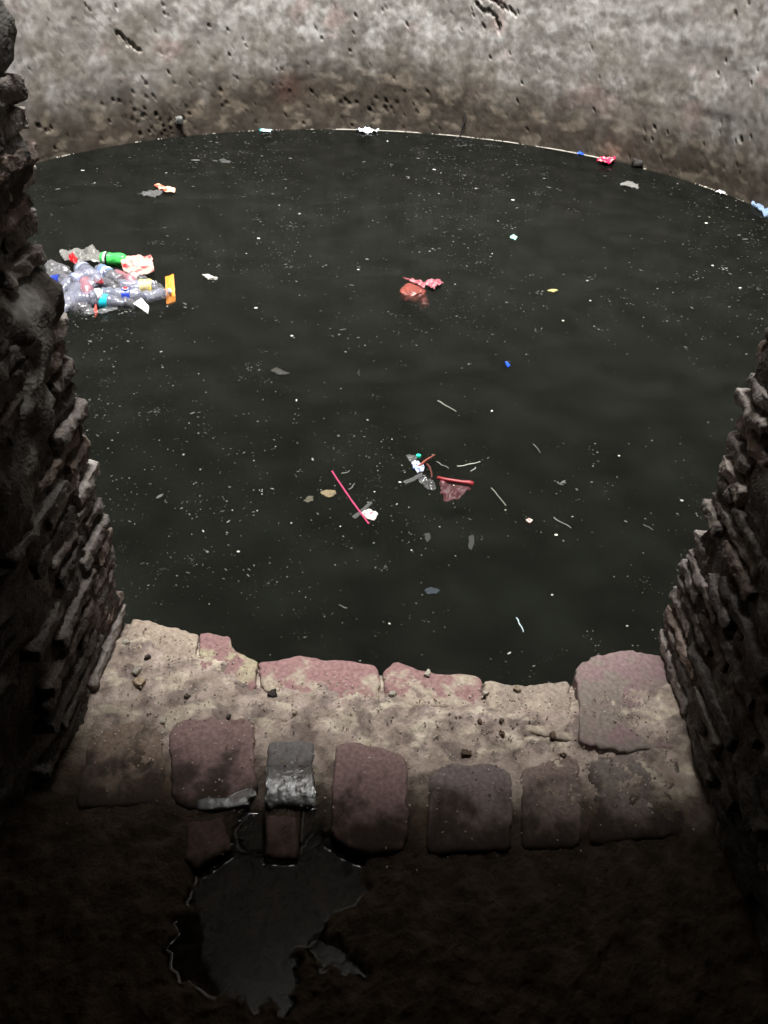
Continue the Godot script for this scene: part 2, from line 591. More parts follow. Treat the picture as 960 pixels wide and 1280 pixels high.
func build_passage() -> void:
	var stone_c := Color(0.16, 0.135, 0.11)
	# the low arch over the opening: its soffit, then the step up to the chamber's vault
	var lin := thing("arch", "low rubble arch spanning the opening between the two jambs", "arch")
	obj("soffit", rough_sheet(24, 12, func(u, v): return Vector3(lerpf(-0.62, 0.66, u), ARCH + 0.10 * sin(PI * u), lerpf(-1.0, -0.45, v)), 0.02, 6.0, stone_c), M.masonry, lin)
	obj("inner_face", rough_sheet(24, 8, func(u, v): return Vector3(lerpf(-0.7, 0.72, u), ARCH + 0.10 * sin(PI * u) + 0.7 * v, -0.45), 0.01, 6.0, stone_c, true), M.masonry, lin)
	var room := thing("chamber", "dark rubble chamber behind the opening", "chamber")
	obj("ceiling", rough_sheet(16, 16, func(u, v): return Vector3(lerpf(-0.9, 0.9, u), 2.0 + 0.2 * sin(PI * u), lerpf(-0.5, 1.7, v)), 0.02, 4.0, stone_c), M.masonry, room)
	obj("back_wall", rough_sheet(16, 16, func(u, v): return Vector3(lerpf(-0.9, 0.9, u), lerpf(-0.2, 2.3, v), 1.6), 0.02, 4.0, stone_c), M.masonry, room)
	obj("roof_slab", box(Vector3(2.6, 0.3, 2.6), Vector3(0, 2.45, 0.75)), M.masonry, room)
	obj("rear_slab", box(Vector3(2.6, 3.2, 0.3), Vector3(0, 1.1, 1.85)), M.masonry, room)
	obj("under_slab", box(Vector3(2.4, 0.25, 2.4), Vector3(0, -0.42, 0.35)), M.masonry, room)

func box(size: Vector3, at: Vector3) -> ArrayMesh:
	return worn_box(size / 2, 0.02, Vector3i(3, 3, 3), at, 0.004, 3.0, Color(0.16, 0.135, 0.11)) if at == Vector3.ZERO else moved(worn_box(size / 2, 0.02, Vector3i(3, 3, 3), at, 0.004, 3.0, Color(0.16, 0.135, 0.11)), at)

func moved(m: ArrayMesh, by: Vector3) -> ArrayMesh:
	var a := m.surface_get_arrays(0)
	var v: PackedVector3Array = a[Mesh.ARRAY_VERTEX]
	for i in v.size():
		v[i] += by
	a[Mesh.ARRAY_VERTEX] = v
	var r := ArrayMesh.new()
	r.add_surface_from_arrays(Mesh.PRIMITIVE_TRIANGLES, a)
	return r

const ARCH := 1.62

# ------------------------------------------------------------------ jambs
func jamb_x(side: int, y: float, z: float) -> float:
	# the masonry face: upright, splaying a little as it goes in
	var x := (0.478 if side < 0 else 0.528) + 0.10 * smoothstep(-0.85, -0.45, z) * (1.0 if side < 0 else 0.12)
	if side < 0:
		x += 0.020 * smoothstep(0.66, 0.73, y) - 0.030 * smoothstep(0.80, 0.90, y) - 0.034 * exp(-pow((y - 0.815) / 0.055, 2))
	return x

func build_jamb(side: int) -> void:
	var o := thing("brick_jamb", "eroded left brick jamb of the opening, lumps of old plaster near its top" if side < 0 else "eroded right brick jamb of the opening, thin slanting courses with edges painted pale as if lit", "wall")
	var base_c := Color(0.23, 0.205, 0.185)
	# the core of mortar and rubble that the bricks stand proud of
	var nu := 190
	var nv := 190
	var v := PackedVector3Array()
	var col := PackedColorArray()
	for i in nu:
		var u := float(i) / (nu - 1)
		for j in nv:
			var y := lerpf(-0.10, 2.3, float(j) / (nv - 1))
			# u runs from the outer return round the arris and in to the back of the chamber
			var z: float
			var x: float
			if u < 0.12:
				z = -1.042
				x = jamb_x(side, y, -1.042) + (0.12 - u) / 0.12 * 0.35
			else:
				var t := (u - 0.12) / 0.88
				z = lerpf(-1.042, 0.1, minf(t / 0.92, 1.0)) if t < 0.92 else lerpf(0.1, 1.75, (t - 0.92) / 0.08)
				x = jamb_x(side, y, z)
			var p := Vector3(x * side, y, z)
			var lump := n_a.get_noise_3dv(p * Vector3(6, 8, 6)) * 0.012 + n_b.get_noise_3dv(p * 26) * 0.006 + n_c.get_noise_3dv(p * 70) * 0.005
			var heap := 0.0
			if side < 0:
				heap = 0.022 * smoothstep(-0.1, 0.35, n_a.get_noise_3dv(p * 5 + Vector3(31, 0, 0))) * smoothstep(0.3, 0.65, y)
			else:
				heap = 0.016 * smoothstep(0.0, 0.4, n_a.get_noise_3dv(p * 5 + Vector3(77, 0, 0))) * smoothstep(0.35, 0.8, y)
			var out := lump + heap - 0.009
			if u < 0.12:
				p.z -= out * smoothstep(0.0, 0.1, u)
				p.x -= side * out * 0.6 * smoothstep(0.09, 0.12, u)
			else:
				p.x -= side * out
				p.z -= out * 0.8 * (1.0 - smoothstep(0.12, 0.16, u))
			v.append(p)
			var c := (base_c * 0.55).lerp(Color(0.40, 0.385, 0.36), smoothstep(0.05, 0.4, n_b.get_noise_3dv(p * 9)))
			if side < 0:   # patches of old plaster still cling high on the left
				c = c.lerp(Color(0.38, 0.37, 0.355), 0.8 * smoothstep(0.0, 0.25, n_a.get_noise_3dv(p * 7 + Vector3(60, 0, 0))) * smoothstep(0.45, 0.7, y) * smoothstep(-0.75, -0.95, z))
			c = c.lerp(Color(0.10, 0.082, 0.07), smoothstep(0.0, 0.4, n_a.get_noise_3dv(p * 4 + Vector3(9, 9, 9))))
			col.append(c)
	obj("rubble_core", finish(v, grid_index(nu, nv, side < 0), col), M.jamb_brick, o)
	# courses of thin bricks
	var tones := [Color(0.20, 0.178, 0.165), Color(0.17, 0.152, 0.142), Color(0.24, 0.220, 0.208), Color(0.19, 0.153, 0.136), Color(0.15, 0.132, 0.124)]
	var y := 0.012
	var row := 0
	while y < 1.3:
		var h := rng.randf_range(0.024, 0.036)
		var z := -1.058 - rng.randf_range(0.0, 0.005) + (0.06 if row % 2 else 0.0)
		var first := true
		while z < -0.05:
			var len_ := rng.randf_range(0.11, 0.22) if not (first and row % 2) else rng.randf_range(0.08, 0.13)
			if first and row % 2:
				z = -1.062 - rng.randf_range(0.0, 0.014)
			# some bricks have fallen out, more of them high on the left jamb
			var lost := 0.08 + (0.10 * smoothstep(0.4, 0.75, y) if side < 0 else 0.12 * smoothstep(0.5, 0.9, y))
			if rng.randf() > lost or (first and rng.randf() < 0.6):
				var zc := z + len_ / 2
				var deep := 0.07
				var out := rng.randf_range(-0.005, 0.006) + 0.006 * n_a.get_noise_2d(y * 6, z * 6)
				var x := jamb_x(side, y, zc) - out + deep
				var half := Vector3(deep, h / 2 * rng.randf_range(0.86, 1.04), len_ / 2 - 0.004)
				var b := obj("brick", worn_box(half, 0.008, Vector3i(7, 6, 24) if z < -0.5 else Vector3i(5, 4, 12), Vector3(x * side, y, zc) * 1.0 + Vector3(rng.randf() * 9, 0, 0), 0.0062, 19.0, tones[rng.randi() % 5] * rng.randf_range(0.75, 1.25) * (rng.randf_range(1.3, 3.0) if first else lerpf(0.85, 0.4, smoothstep(-0.95, -0.6, zc)))), M.jamb_brick, o, Vector3(x * side, y + h / 2, zc))  # tone paints the light: outermost bricks paler, inner ones darkened as shade
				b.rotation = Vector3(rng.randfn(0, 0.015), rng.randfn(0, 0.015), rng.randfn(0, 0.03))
			z += len_ + rng.randf_range(0.004, 0.014)
			first = false
		y += h + rng.randf_range(0.002, 0.007)
		row += 1

# ------------------------------------------------------------------ sill and floor
var EDGE := PackedVector2Array([Vector2(-0.95, -1.05), Vector2(-0.4950, -1.0505), Vector2(-0.4631, -1.0464), Vector2(-0.3728, -1.0215), Vector2(-0.2764, -1.0080), Vector2(-0.2180, -0.9531), Vector2(-0.1398, -0.9700), Vector2(-0.0583, -0.9622), Vector2(0.0079, -0.9534), Vector2(0.0736, -0.9579), Vector2(0.1317, -0.9468), Vector2(0.1897, -0.9452), Vector2(0.2468, -0.9361), Vector2(0.3528, -0.9488), Vector2(0.4337, -1.0060), Vector2(0.5186, -1.0158), Vector2(0.95, -1.03)])
var DIP := PackedVector2Array([Vector2(-0.1954, -0.7048), Vector2(-0.1691, -0.7294), Vector2(-0.0862, -0.7432), Vector2(-0.0731, -0.6869), Vector2(-0.0631, -0.6066), Vector2(-0.1982, -0.5991), Vector2(-0.2034, -0.6392)])
var POOL := PackedVector2Array([Vector2(-0.2419, -0.5689), Vector2(-0.1991, -0.6040), Vector2(-0.1487, -0.5969), Vector2(-0.0999, -0.5996), Vector2(-0.0652, -0.6290), Vector2(-0.0025, -0.5976), Vector2(-0.0170, -0.5497), Vector2(-0.0566, -0.5143), Vector2(-0.0847, -0.4729), Vector2(-0.0961, -0.3991), Vector2(-0.1511, -0.4130), Vector2(-0.2319, -0.4309), Vector2(-0.2505, -0.4645), Vector2(-0.2339, -0.5181)])
var POOL2 := PackedVector2Array([Vector2(-0.0669, -0.4861), Vector2(-0.0422, -0.4750), Vector2(-0.0119, -0.4704), Vector2(0.0025, -0.4414), Vector2(-0.0258, -0.4439), Vector2(-0.0513, -0.4584)])
const POOL_Y := -0.019

func edge_z(x: float) -> float:
	for i in EDGE.size() - 1:
		if x <= EDGE[i + 1].x:
			return lerpf(EDGE[i].y, EDGE[i + 1].y, clampf((x - EDGE[i].x) / maxf(EDGE[i + 1].x - EDGE[i].x, 1e-5), 0, 1))
	return EDGE[EDGE.size() - 1].y

func inside_by(poly: PackedVector2Array, p: Vector2) -> float:
	var d := 1e9
	for i in poly.size():
		d = minf(d, p.distance_to(Geometry2D.get_closest_point_to_segment(p, poly[i], poly[(i + 1) % poly.size()])))
	return d if Geometry2D.is_point_in_polygon(p, poly) else -d

func floor_y(p: Vector2) -> float:
	var y := 0.004 * n_a.get_noise_2d(p.x * 9, p.y * 9) + 0.0035 * n_b.get_noise_2d(p.x * 40, p.y * 40) + 0.0022 * n_b.get_noise_2d(p.x * 110, p.y * 110) + 0.0012 * n_c.get_noise_2d(p.x * 210, p.y * 210)
	var back := smoothstep(-0.74, -0.62, p.y)
	y += lerpf(-0.004, -0.010, back) + back * 0.007 * n_a.get_noise_2d(p.x * 16 + 40, p.y * 16)
	y += 0.015 * smoothstep(0.028, 0.085, p.y - edge_z(p.x) + 0.03 * n_a.get_noise_2d(p.x * 13, p.y * 13 + 9)) * smoothstep(-0.80, -0.86, p.y)
	if p.y > -0.85:
		var k := maxf(inside_by(POOL, p), inside_by(POOL2, p))
		y -= 0.015 * smoothstep(-0.012, 0.012, inside_by(DIP, p))
		y -= 0.022 * smoothstep(-0.018, 0.016, k + 0.006 * n_a.get_noise_2d(p.x * 60, p.y * 60))
	return y

func floor_color(p: Vector2) -> Color:
	var f := n_a.get_noise_2d(p.x * 14 + 5, p.y * 14)
	var g := n_b.get_noise_2d(p.x * 50, p.y * 50)
	var c := Color(0.52, 0.425, 0.365).lerp(Color(0.31, 0.25, 0.22), smoothstep(-0.1, 0.35, f + 0.4 * g))
	c = c.lerp(Color(0.70, 0.61, 0.49), smoothstep(0.1, 0.4, n_a.get_noise_2d(p.x * 11, p.y * 22 + 60) + 0.3 * g))
	# towards the chamber mortar gives way to damp soil, darkened to paint shade
	var shaded_earth := Color(0.085, 0.062, 0.045) * (1.0 + 0.5 * f)
	c = c.lerp(shaded_earth, smoothstep(-0.80, -0.66, p.y + 0.05 * f + 0.06 * smoothstep(-0.2, -0.45, p.x)))
	return c

func ragged(poly: PackedVector2Array, amount: float) -> PackedVector2Array:
	var r := PackedVector2Array()
	for i in poly.size():
		for k in 8:
			var p := poly[i].lerp(poly[(i + 1) % poly.size()], k / 8.0)
			r.append(p + Vector2(n_a.get_noise_2d(p.x * 38, p.y * 38), n_a.get_noise_2d(p.x * 38 + 70, p.y * 38)) * amount + Vector2(n_b.get_noise_2d(p.x * 150, p.y * 150), n_b.get_noise_2d(p.x * 150 + 70, p.y * 150)) * amount * 0.3)
	return r

func build_floor() -> void:
	POOL = ragged(POOL, 0.028)
	POOL2 = ragged(POOL2, 0.018)
	var ground := Node3D.new()
	ground.name = "floor"
	ground.set_meta("kind", "structure")
	add_child(ground)
	var nu := 420
	var nv := 230
	var v := PackedVector3Array()
	var col := PackedColorArray()
	for i in nu:
		var x := lerpf(-0.68, 0.70, float(i) / (nu - 1))
		var e := edge_z(x) + 0.007
		for j in nv + 3:
			if j < 3:
				v.append(Vector3(x, -0.34 + j * 0.1 + n_a.get_noise_2d(x * 8, j) * 0.01, e + 0.03 - j * 0.008 + n_a.get_noise_2d(x * 12, j * 2) * 0.012))
				col.append(Color(0.16, 0.13, 0.11))
				continue
			var t := float(j - 3) / (nv - 1)
			var z := lerpf(e, -0.24, t) if t < 0.9 else lerpf(lerpf(e, -0.24, 0.9), 1.7, (t - 0.9) / 0.1)
			var p := Vector2(x, z)
			v.append(Vector3(x, floor_y(p), z))
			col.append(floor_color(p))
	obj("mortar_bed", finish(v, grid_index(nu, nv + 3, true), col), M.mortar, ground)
	var pink := Color(0.37, 0.215, 0.21)
	var mauve := Color(0.265, 0.175, 0.165)
	var slate := Color(0.19, 0.18, 0.18)
	var tan := Color(0.50, 0.42, 0.33)
	var dusk := Color(0.16, 0.105, 0.095)
	# the front course at the broken edge, then the second, then what is left of the third
	var front := [
		[[Vector2(-0.4691, -1.0460), Vector2(-0.4212, -1.0389), Vector2(-0.3733, -1.0236), Vector2(-0.3393, -1.0137), Vector2(-0.3145, -0.9276), Vector2(-0.3236, -0.8556), Vector2(-0.4375, -0.8584), Vector2(-0.4749, -0.9353)], 0.006, Color(0.42, 0.34, 0.27), tan, -0.05, 4.0],
		[[Vector2(-0.3368, -1.0159), Vector2(-0.3003, -1.0144), Vector2(-0.2776, -1.0140), Vector2(-0.2658, -0.9827), Vector2(-0.2401, -0.9631), Vector2(-0.2119, -0.9516), Vector2(-0.2102, -0.8875), Vector2(-0.3046, -0.8954)], 0.008, pink * 0.9, Color(0.46, 0.40, 0.28), 0.05, 2.5],
		[[Vector2(-0.2159, -0.9494), Vector2(-0.1723, -0.9601), Vector2(-0.1444, -0.9716), Vector2(-0.1148, -0.9698), Vector2(-0.0845, -0.9604), Vector2(-0.0557, -0.9662), Vector2(-0.0259, -0.9587), Vector2(0.0004, -0.9586), Vector2(0.0099, -0.9404), Vector2(0.0096, -0.8706), Vector2(-0.1930, -0.8851)], 0.009, pink, tan, 0.12, 7.0],
		[[Vector2(0.0126, -0.9462), Vector2(0.0324, -0.9685), Vector2(0.0560, -0.9624), Vector2(0.0881, -0.9514), Vector2(0.1257, -0.9427), Vector2(0.1550, -0.9484), Vector2(0.1925, -0.9435), Vector2(0.1907, -0.8755), Vector2(0.0208, -0.8679)], 0.008, pink * 0.95, tan, 0.10, 7.0],
		[[Vector2(0.1937, -0.9399), Vector2(0.2291, -0.9312), Vector2(0.2680, -0.9320), Vector2(0.3078, -0.9384), Vector2(0.3510, -0.9468), Vector2(0.3401, -0.8156), Vector2(0.2373, -0.8382), Vector2(0.1933, -0.8723)], 0.007, Color(0.38, 0.31, 0.255), tan, -0.05, 3.0],
		[[Vector2(0.3607, -0.9624), Vector2(0.3722, -0.9784), Vector2(0.4056, -1.0001), Vector2(0.4444, -1.0146), Vector2(0.4794, -1.0231), Vector2(0.5144, -1.0175), Vector2(0.5528, -1.0142), Vector2(0.5321, -0.8686), Vector2(0.5137, -0.8200), Vector2(0.4214, -0.8048), Vector2(0.3473, -0.8097)], 0.013, Color(0.30, 0.205, 0.205), Color(0.27, 0.225, 0.195), -0.1, 2.0],
	]
	var k := 0
	for f in front:
		k += 1
		var th: float = f[1] + 0.055
		put_slab("brick", PackedVector2Array(f[0]), -0.055, th, 0.005, {"seed": k, "amp": 0.0030, "freq": 14.0, "jag_freq": 28.0, "jag": 0.006, "seg": 90, "rings": 16, "soft": 2, "tilt": Vector2(-0.08, -0.06) if k == 6 else Vector2.ZERO, "color": f[2], "patch": f[3], "patch_freq": 16.0, "patch_from": f[4], "patch_z": f[5]}, M.brick_face, ground)
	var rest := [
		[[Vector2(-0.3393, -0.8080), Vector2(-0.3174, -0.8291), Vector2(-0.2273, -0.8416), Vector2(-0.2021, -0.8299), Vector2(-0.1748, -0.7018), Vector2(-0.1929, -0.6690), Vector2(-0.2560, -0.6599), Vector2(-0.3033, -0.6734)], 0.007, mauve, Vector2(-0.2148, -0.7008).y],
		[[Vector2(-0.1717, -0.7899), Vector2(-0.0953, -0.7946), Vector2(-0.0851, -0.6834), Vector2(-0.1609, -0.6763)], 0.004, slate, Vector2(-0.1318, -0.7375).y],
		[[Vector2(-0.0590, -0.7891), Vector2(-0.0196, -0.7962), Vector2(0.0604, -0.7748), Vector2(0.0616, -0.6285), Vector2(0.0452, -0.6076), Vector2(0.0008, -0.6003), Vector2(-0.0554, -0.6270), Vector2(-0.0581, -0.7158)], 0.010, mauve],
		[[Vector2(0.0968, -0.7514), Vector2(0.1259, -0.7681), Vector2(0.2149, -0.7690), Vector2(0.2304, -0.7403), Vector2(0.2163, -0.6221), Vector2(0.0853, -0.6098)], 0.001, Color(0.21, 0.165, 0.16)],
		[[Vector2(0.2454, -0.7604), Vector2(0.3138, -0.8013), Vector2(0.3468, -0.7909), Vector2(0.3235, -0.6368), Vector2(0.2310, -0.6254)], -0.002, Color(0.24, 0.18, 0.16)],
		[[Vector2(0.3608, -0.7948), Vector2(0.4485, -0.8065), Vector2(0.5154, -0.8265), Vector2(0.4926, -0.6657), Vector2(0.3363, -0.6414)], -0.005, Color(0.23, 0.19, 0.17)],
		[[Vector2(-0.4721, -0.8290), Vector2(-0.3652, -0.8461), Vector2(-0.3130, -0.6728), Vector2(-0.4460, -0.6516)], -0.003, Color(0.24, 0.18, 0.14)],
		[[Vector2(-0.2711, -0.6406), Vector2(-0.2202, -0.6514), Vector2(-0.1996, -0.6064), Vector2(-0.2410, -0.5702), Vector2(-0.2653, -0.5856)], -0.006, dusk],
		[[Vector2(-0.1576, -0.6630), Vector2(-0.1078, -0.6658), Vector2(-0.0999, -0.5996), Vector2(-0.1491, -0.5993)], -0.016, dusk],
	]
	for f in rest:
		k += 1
		put_slab("brick", PackedVector2Array(f[0]), -0.05, 0.0487 + f[1] * 0.55, 0.006, {"seed": k, "amp": 0.0028, "freq": 12.0, "jag_freq": 22.0, "jag": 0.005, "seg": 70, "rings": 14, "soft": 3, "color": f[2], "patch": Color(0.055, 0.040, 0.032), "patch_freq": 12.0, "patch_from": -0.25, "patch_soft": 0.9, "patch_z": 8.0, "worn_from": f[3] if f.size() > 3 else 9.0}, M.brick_face, ground)  # dark patch, stronger inward, paints the shade deepening towards the chamber

func water_sheet(poly: PackedVector2Array, grow: float) -> PackedVector2Array:
	var r := Geometry2D.offset_polygon(poly, grow, Geometry2D.JOIN_ROUND)
	return r[0] if r.size() else poly

func build_puddle() -> void:
	for q in [[POOL, 0.006], [POOL2, 0.004], [PackedVector2Array([Vector2(-0.1849, -0.6722), Vector2(-0.1601, -0.6709), Vector2(-0.1491, -0.5993), Vector2(-0.1903, -0.6069), Vector2(-0.2034, -0.6392)]), 0.0], [PackedVector2Array([Vector2(-0.1042, -0.6769), Vector2(-0.0755, -0.6867), Vector2(-0.0652, -0.6290), Vector2(-0.0981, -0.6046)]), 0.0]]:
		var p := water_sheet(q[0], q[1])
		var v := PackedVector3Array()
		for e in p:
			v.append(Vector3(e.x, POOL_Y, e.y))
		var o := obj("puddle", finish(v, Geometry2D.triangulate_polygon(p)), M.puddle_water)
		o.set_meta("kind", "structure")
		# its edge curls up where it wets the ground
		var s := -1.0 if Geometry2D.is_polygon_clockwise(p) else 1.0
		var w := PackedVector3Array()
		for i in p.size():
			var d := (p[(i + 1) % p.size()] - p[(i + p.size() - 1) % p.size()]).normalized()
			var n := Vector2(d.y, -d.x) * s
			for k in 6:
				var e := p[i] + n * (0.006 * (k / 5.0 - 0.7))
				w.append(Vector3(e.x, POOL_Y + 0.0004 + 0.005 * pow(k / 5.0, 2.0), e.y))
		var rim := obj("puddle_rim", finish(w, grid_index(p.size(), 6, s > 0, true)), M.puddle_edge)
		rim.set_meta("kind", "structure")
	# the water creeps up the bricks it touches
	for q in [[Vector2(-0.1947, -0.6054), Vector2(-0.2143, -0.5860), Vector2(-0.2360, -0.5681)], [Vector2(-0.1499, -0.5968), Vector2(-0.1251, -0.5958), Vector2(-0.0986, -0.5984)], [Vector2(-0.0640, -0.6291), Vector2(-0.0351, -0.6106), Vector2(-0.0014, -0.5977)], [Vector2(-0.2405, -0.6555), Vector2(-0.1956, -0.6634), Vector2(-0.1833, -0.6777)]]:
		var v := PackedVector3Array()
		for i in 40:
			var t := i / 39.0 * 2.0
			var p: Vector2 = (q[0] as Vector2).lerp(q[1], t) if t < 1.0 else (q[1] as Vector2).lerp(q[2], t - 1.0)
			p += Vector2(0, 0.002 * n_a.get_noise_1d(p.x * 90))
			for k in 7:
				var s := k / 6.0
				v.append(Vector3(p.x, POOL_Y + 0.0004 + (0.0055 + 0.003 * n_b.get_noise_1d(p.x * 160)) * s * s, p.y + 0.008 * (1.0 - s)))
		var o := obj("puddle_rim", finish(v, grid_index(40, 7, true)), M.puddle_edge)
		o.set_meta("kind", "structure")
	# wet skin on the worn lower part of two bricks beside the puddle
	for q in [[PackedVector2Array([Vector2(-0.1675, -0.7442), Vector2(-0.1437, -0.7309), Vector2(-0.1260, -0.7527), Vector2(-0.1060, -0.7361), Vector2(-0.0906, -0.7489), Vector2(-0.0838, -0.6821), Vector2(-0.1607, -0.6749)]), 0.0022, Vector2(-0.1318, -0.7375).y], [PackedVector2Array([Vector2(-0.2708, -0.6712), Vector2(-0.2504, -0.6793), Vector2(-0.2227, -0.6768), Vector2(-0.2046, -0.6930), Vector2(-0.1821, -0.7000), Vector2(-0.1753, -0.6892), Vector2(-0.1917, -0.6691), Vector2(-0.2557, -0.6586)]), 0.0042, Vector2(-0.2148, -0.7008).y]]:
		var o := put_slab("wet_patch", q[0], q[1] - 0.004, 0.004, 0.001, {"seed": 40, "amp": 0.0006, "freq": 60.0, "jag": 0.010, "jag_freq": 60.0, "seg": 110, "rings": 30, "soft": 1, "worn_from": q[2]}, M.wet_film)
		o.set_meta("kind", "structure")

func build_pebbles() -> void:
	var pale := Color(0.62, 0.58, 0.50)
	var list := [
		[Vector2(-0.4209, -0.9075), 0.0075, pale, "white triangular stone chip, rear one of two by the left jamb"],
		[Vector2(-0.4089, -0.8849), 0.009, Color(0.55, 0.42, 0.30), "tan pebble in front of the white chip by the left jamb"],
		[Vector2(-0.4617, -0.9788), 0.005, pale, "small white pebble on the sill touching the left jamb"],
		[Vector2(-0.3536, -0.8168), 0.004, pale, "tiny white chip left of the large mauve brick"],
		[Vector2(-0.1764, -0.8774), 0.007, Color(0.05, 0.04, 0.035), "flat black chip on the pale mortar band"],
		[Vector2(-0.1344, -0.8425), 0.004, Color(0.6, 0.5, 0.4), "tiny tan pebble behind the wet slate coloured brick"],
		[Vector2(0.0313, -0.8912), 0.0055, pale, "white pebble on mortar below the notch in the edge"],
		[Vector2(0.0938, -0.9424), 0.006, pale, "white pebble lying on the pink front brick"],
		[Vector2(0.2537, -0.9184), 0.006, Color(0.42, 0.33, 0.24), "brown pebble at the pale front brick's outer edge"],
		[Vector2(0.1956, -0.9056), 0.0045, pale, "pale crumb on the join left of the pale front brick"],
		[Vector2(0.3039, -0.8261), 0.006, Color(0.16, 0.11, 0.08), "dark brown pebble on the pale brick, largest of its kind"],
		[Vector2(0.1568, -0.7853), 0.007, Color(0.14, 0.10, 0.07), "dark crumb on the mortar above the bluish brick"],
		[Vector2(0.2190, -0.8469), 0.004, Color(0.14, 0.10, 0.07), "upper dark crumb of the line on the pale brick"],
		[Vector2(0.2185, -0.8256), 0.004, Color(0.16, 0.10, 0.07), "middle dark crumb of the line on the pale brick"],
		[Vector2(0.3178, -0.7922), 0.0045, Color(0.12, 0.08, 0.06), "dark crumb beside the raised right brick's corner"],
		[Vector2(0.1817, -0.8429), 0.004, Color(0.18, 0.12, 0.08), "reddish crumb left of the line of dark crumbs"],
		[Vector2(0.4424, -0.7073), 0.004, pale, "pale chip on the dim floor near the right jamb"],
		[Vector2(-0.2440, -0.8288), 0.0035, Color(0.06, 0.05, 0.04), "black grain on the top edge of the mauve brick"],
		[Vector2(-0.3211, -0.8627), 0.004, Color(0.10, 0.08, 0.06), "dark crumb on mortar behind the mauve brick"],
		[Vector2(-0.4103, -0.9417), 0.005, Color(0.12, 0.09, 0.08), "dark crumb on the tan front brick by the left jamb"],
	]
	var k := 0
	for q in list:
		k += 1
		var r: float = q[1] * 1.25
		var y := floor_y(q[0])
		var z: float = q[0].y
		if z < -0.86: y = maxf(y, 0.0075)
		var o := obj("pebble", stone(r, 0.62, k, q[2]), M.pebble, self, Vector3(q[0].x, y + r * 0.5, z))
		o.rotation.y = k * 1.3
		tag(o, q[3], "pebble", "loose pebbles on the sill")
	# sand and crumbs too small to count
	var mm := MultiMesh.new()
	mm.transform_format = MultiMesh.TRANSFORM_3D
	mm.use_colors = true
	mm.mesh = stone(0.0013, 0.7, 5, Color.WHITE)
	mm.instance_count = 1500
	for i in 1500:
		var x := rng.randf_range(-0.46, 0.5)
		var z := edge_z(x) + 0.02 + absf(rng.randfn(0.09, 0.11))
		var p := Vector2(x, z)
		var s := rng.randf_range(0.4, 1.5)
		mm.set_instance_transform(i, Transform3D(Basis(Vector3(0, 1, 0), rng.randf() * TAU).scaled(Vector3.ONE * s), Vector3(x, maxf(floor_y(p), 0.0) + 0.003 + (0.005 if z < -0.86 else 0.0), z)))
		mm.set_instance_color(i, [Color(0.1, 0.07, 0.05), Color(0.4, 0.32, 0.24), Color(0.2, 0.13, 0.1), Color(0.5, 0.45, 0.38)][rng.randi() % 4])
	var g := MultiMeshInstance3D.new()
	g.name = "grit"
	g.multimesh = mm
	g.material_override = M.specks
	g.set_meta("kind", "stuff")
	add_child(g)
	tag(g, "sandy grit scattered over the brick sill", "grit")

# ------------------------------------------------------------------ litter
func bottle_profile(l: float, r: float, ribs: int) -> PackedVector2Array:
	var p := PackedVector2Array()
	p.append(Vector2(0, 0))
	p.append(Vector2(0.004, r * 0.55))
	p.append(Vector2(0.0, r * 0.8))
	p.append(Vector2(0.008, r))
	var body := l * 0.66
	var n := maxi(10, ribs * 4)
	for i in n:
		var t := (i + 0.5) / n
		p.append(Vector2(lerpf(0.012, body, t), r * (1.0 - (0.055 * (0.5 + 0.5 * cos(TAU * t * ribs)) if ribs else 0.0) - 0.08 * exp(-pow((t - 0.5) / 0.12, 2)))))
	for i in 7:
		var t := (i + 1) / 7.0
		p.append(Vector2(lerpf(body, l * 0.9, t), lerpf(r, 0.0125, t * t * (3 - 2 * t))))
	p.append(Vector2(l * 0.905, 0.016))
	p.append(Vector2(l * 0.92, 0.0125))
	p.append(Vector2(l * 0.98, 0.0125))
	p.append(Vector2(l * 0.98, 0.0))
	return p

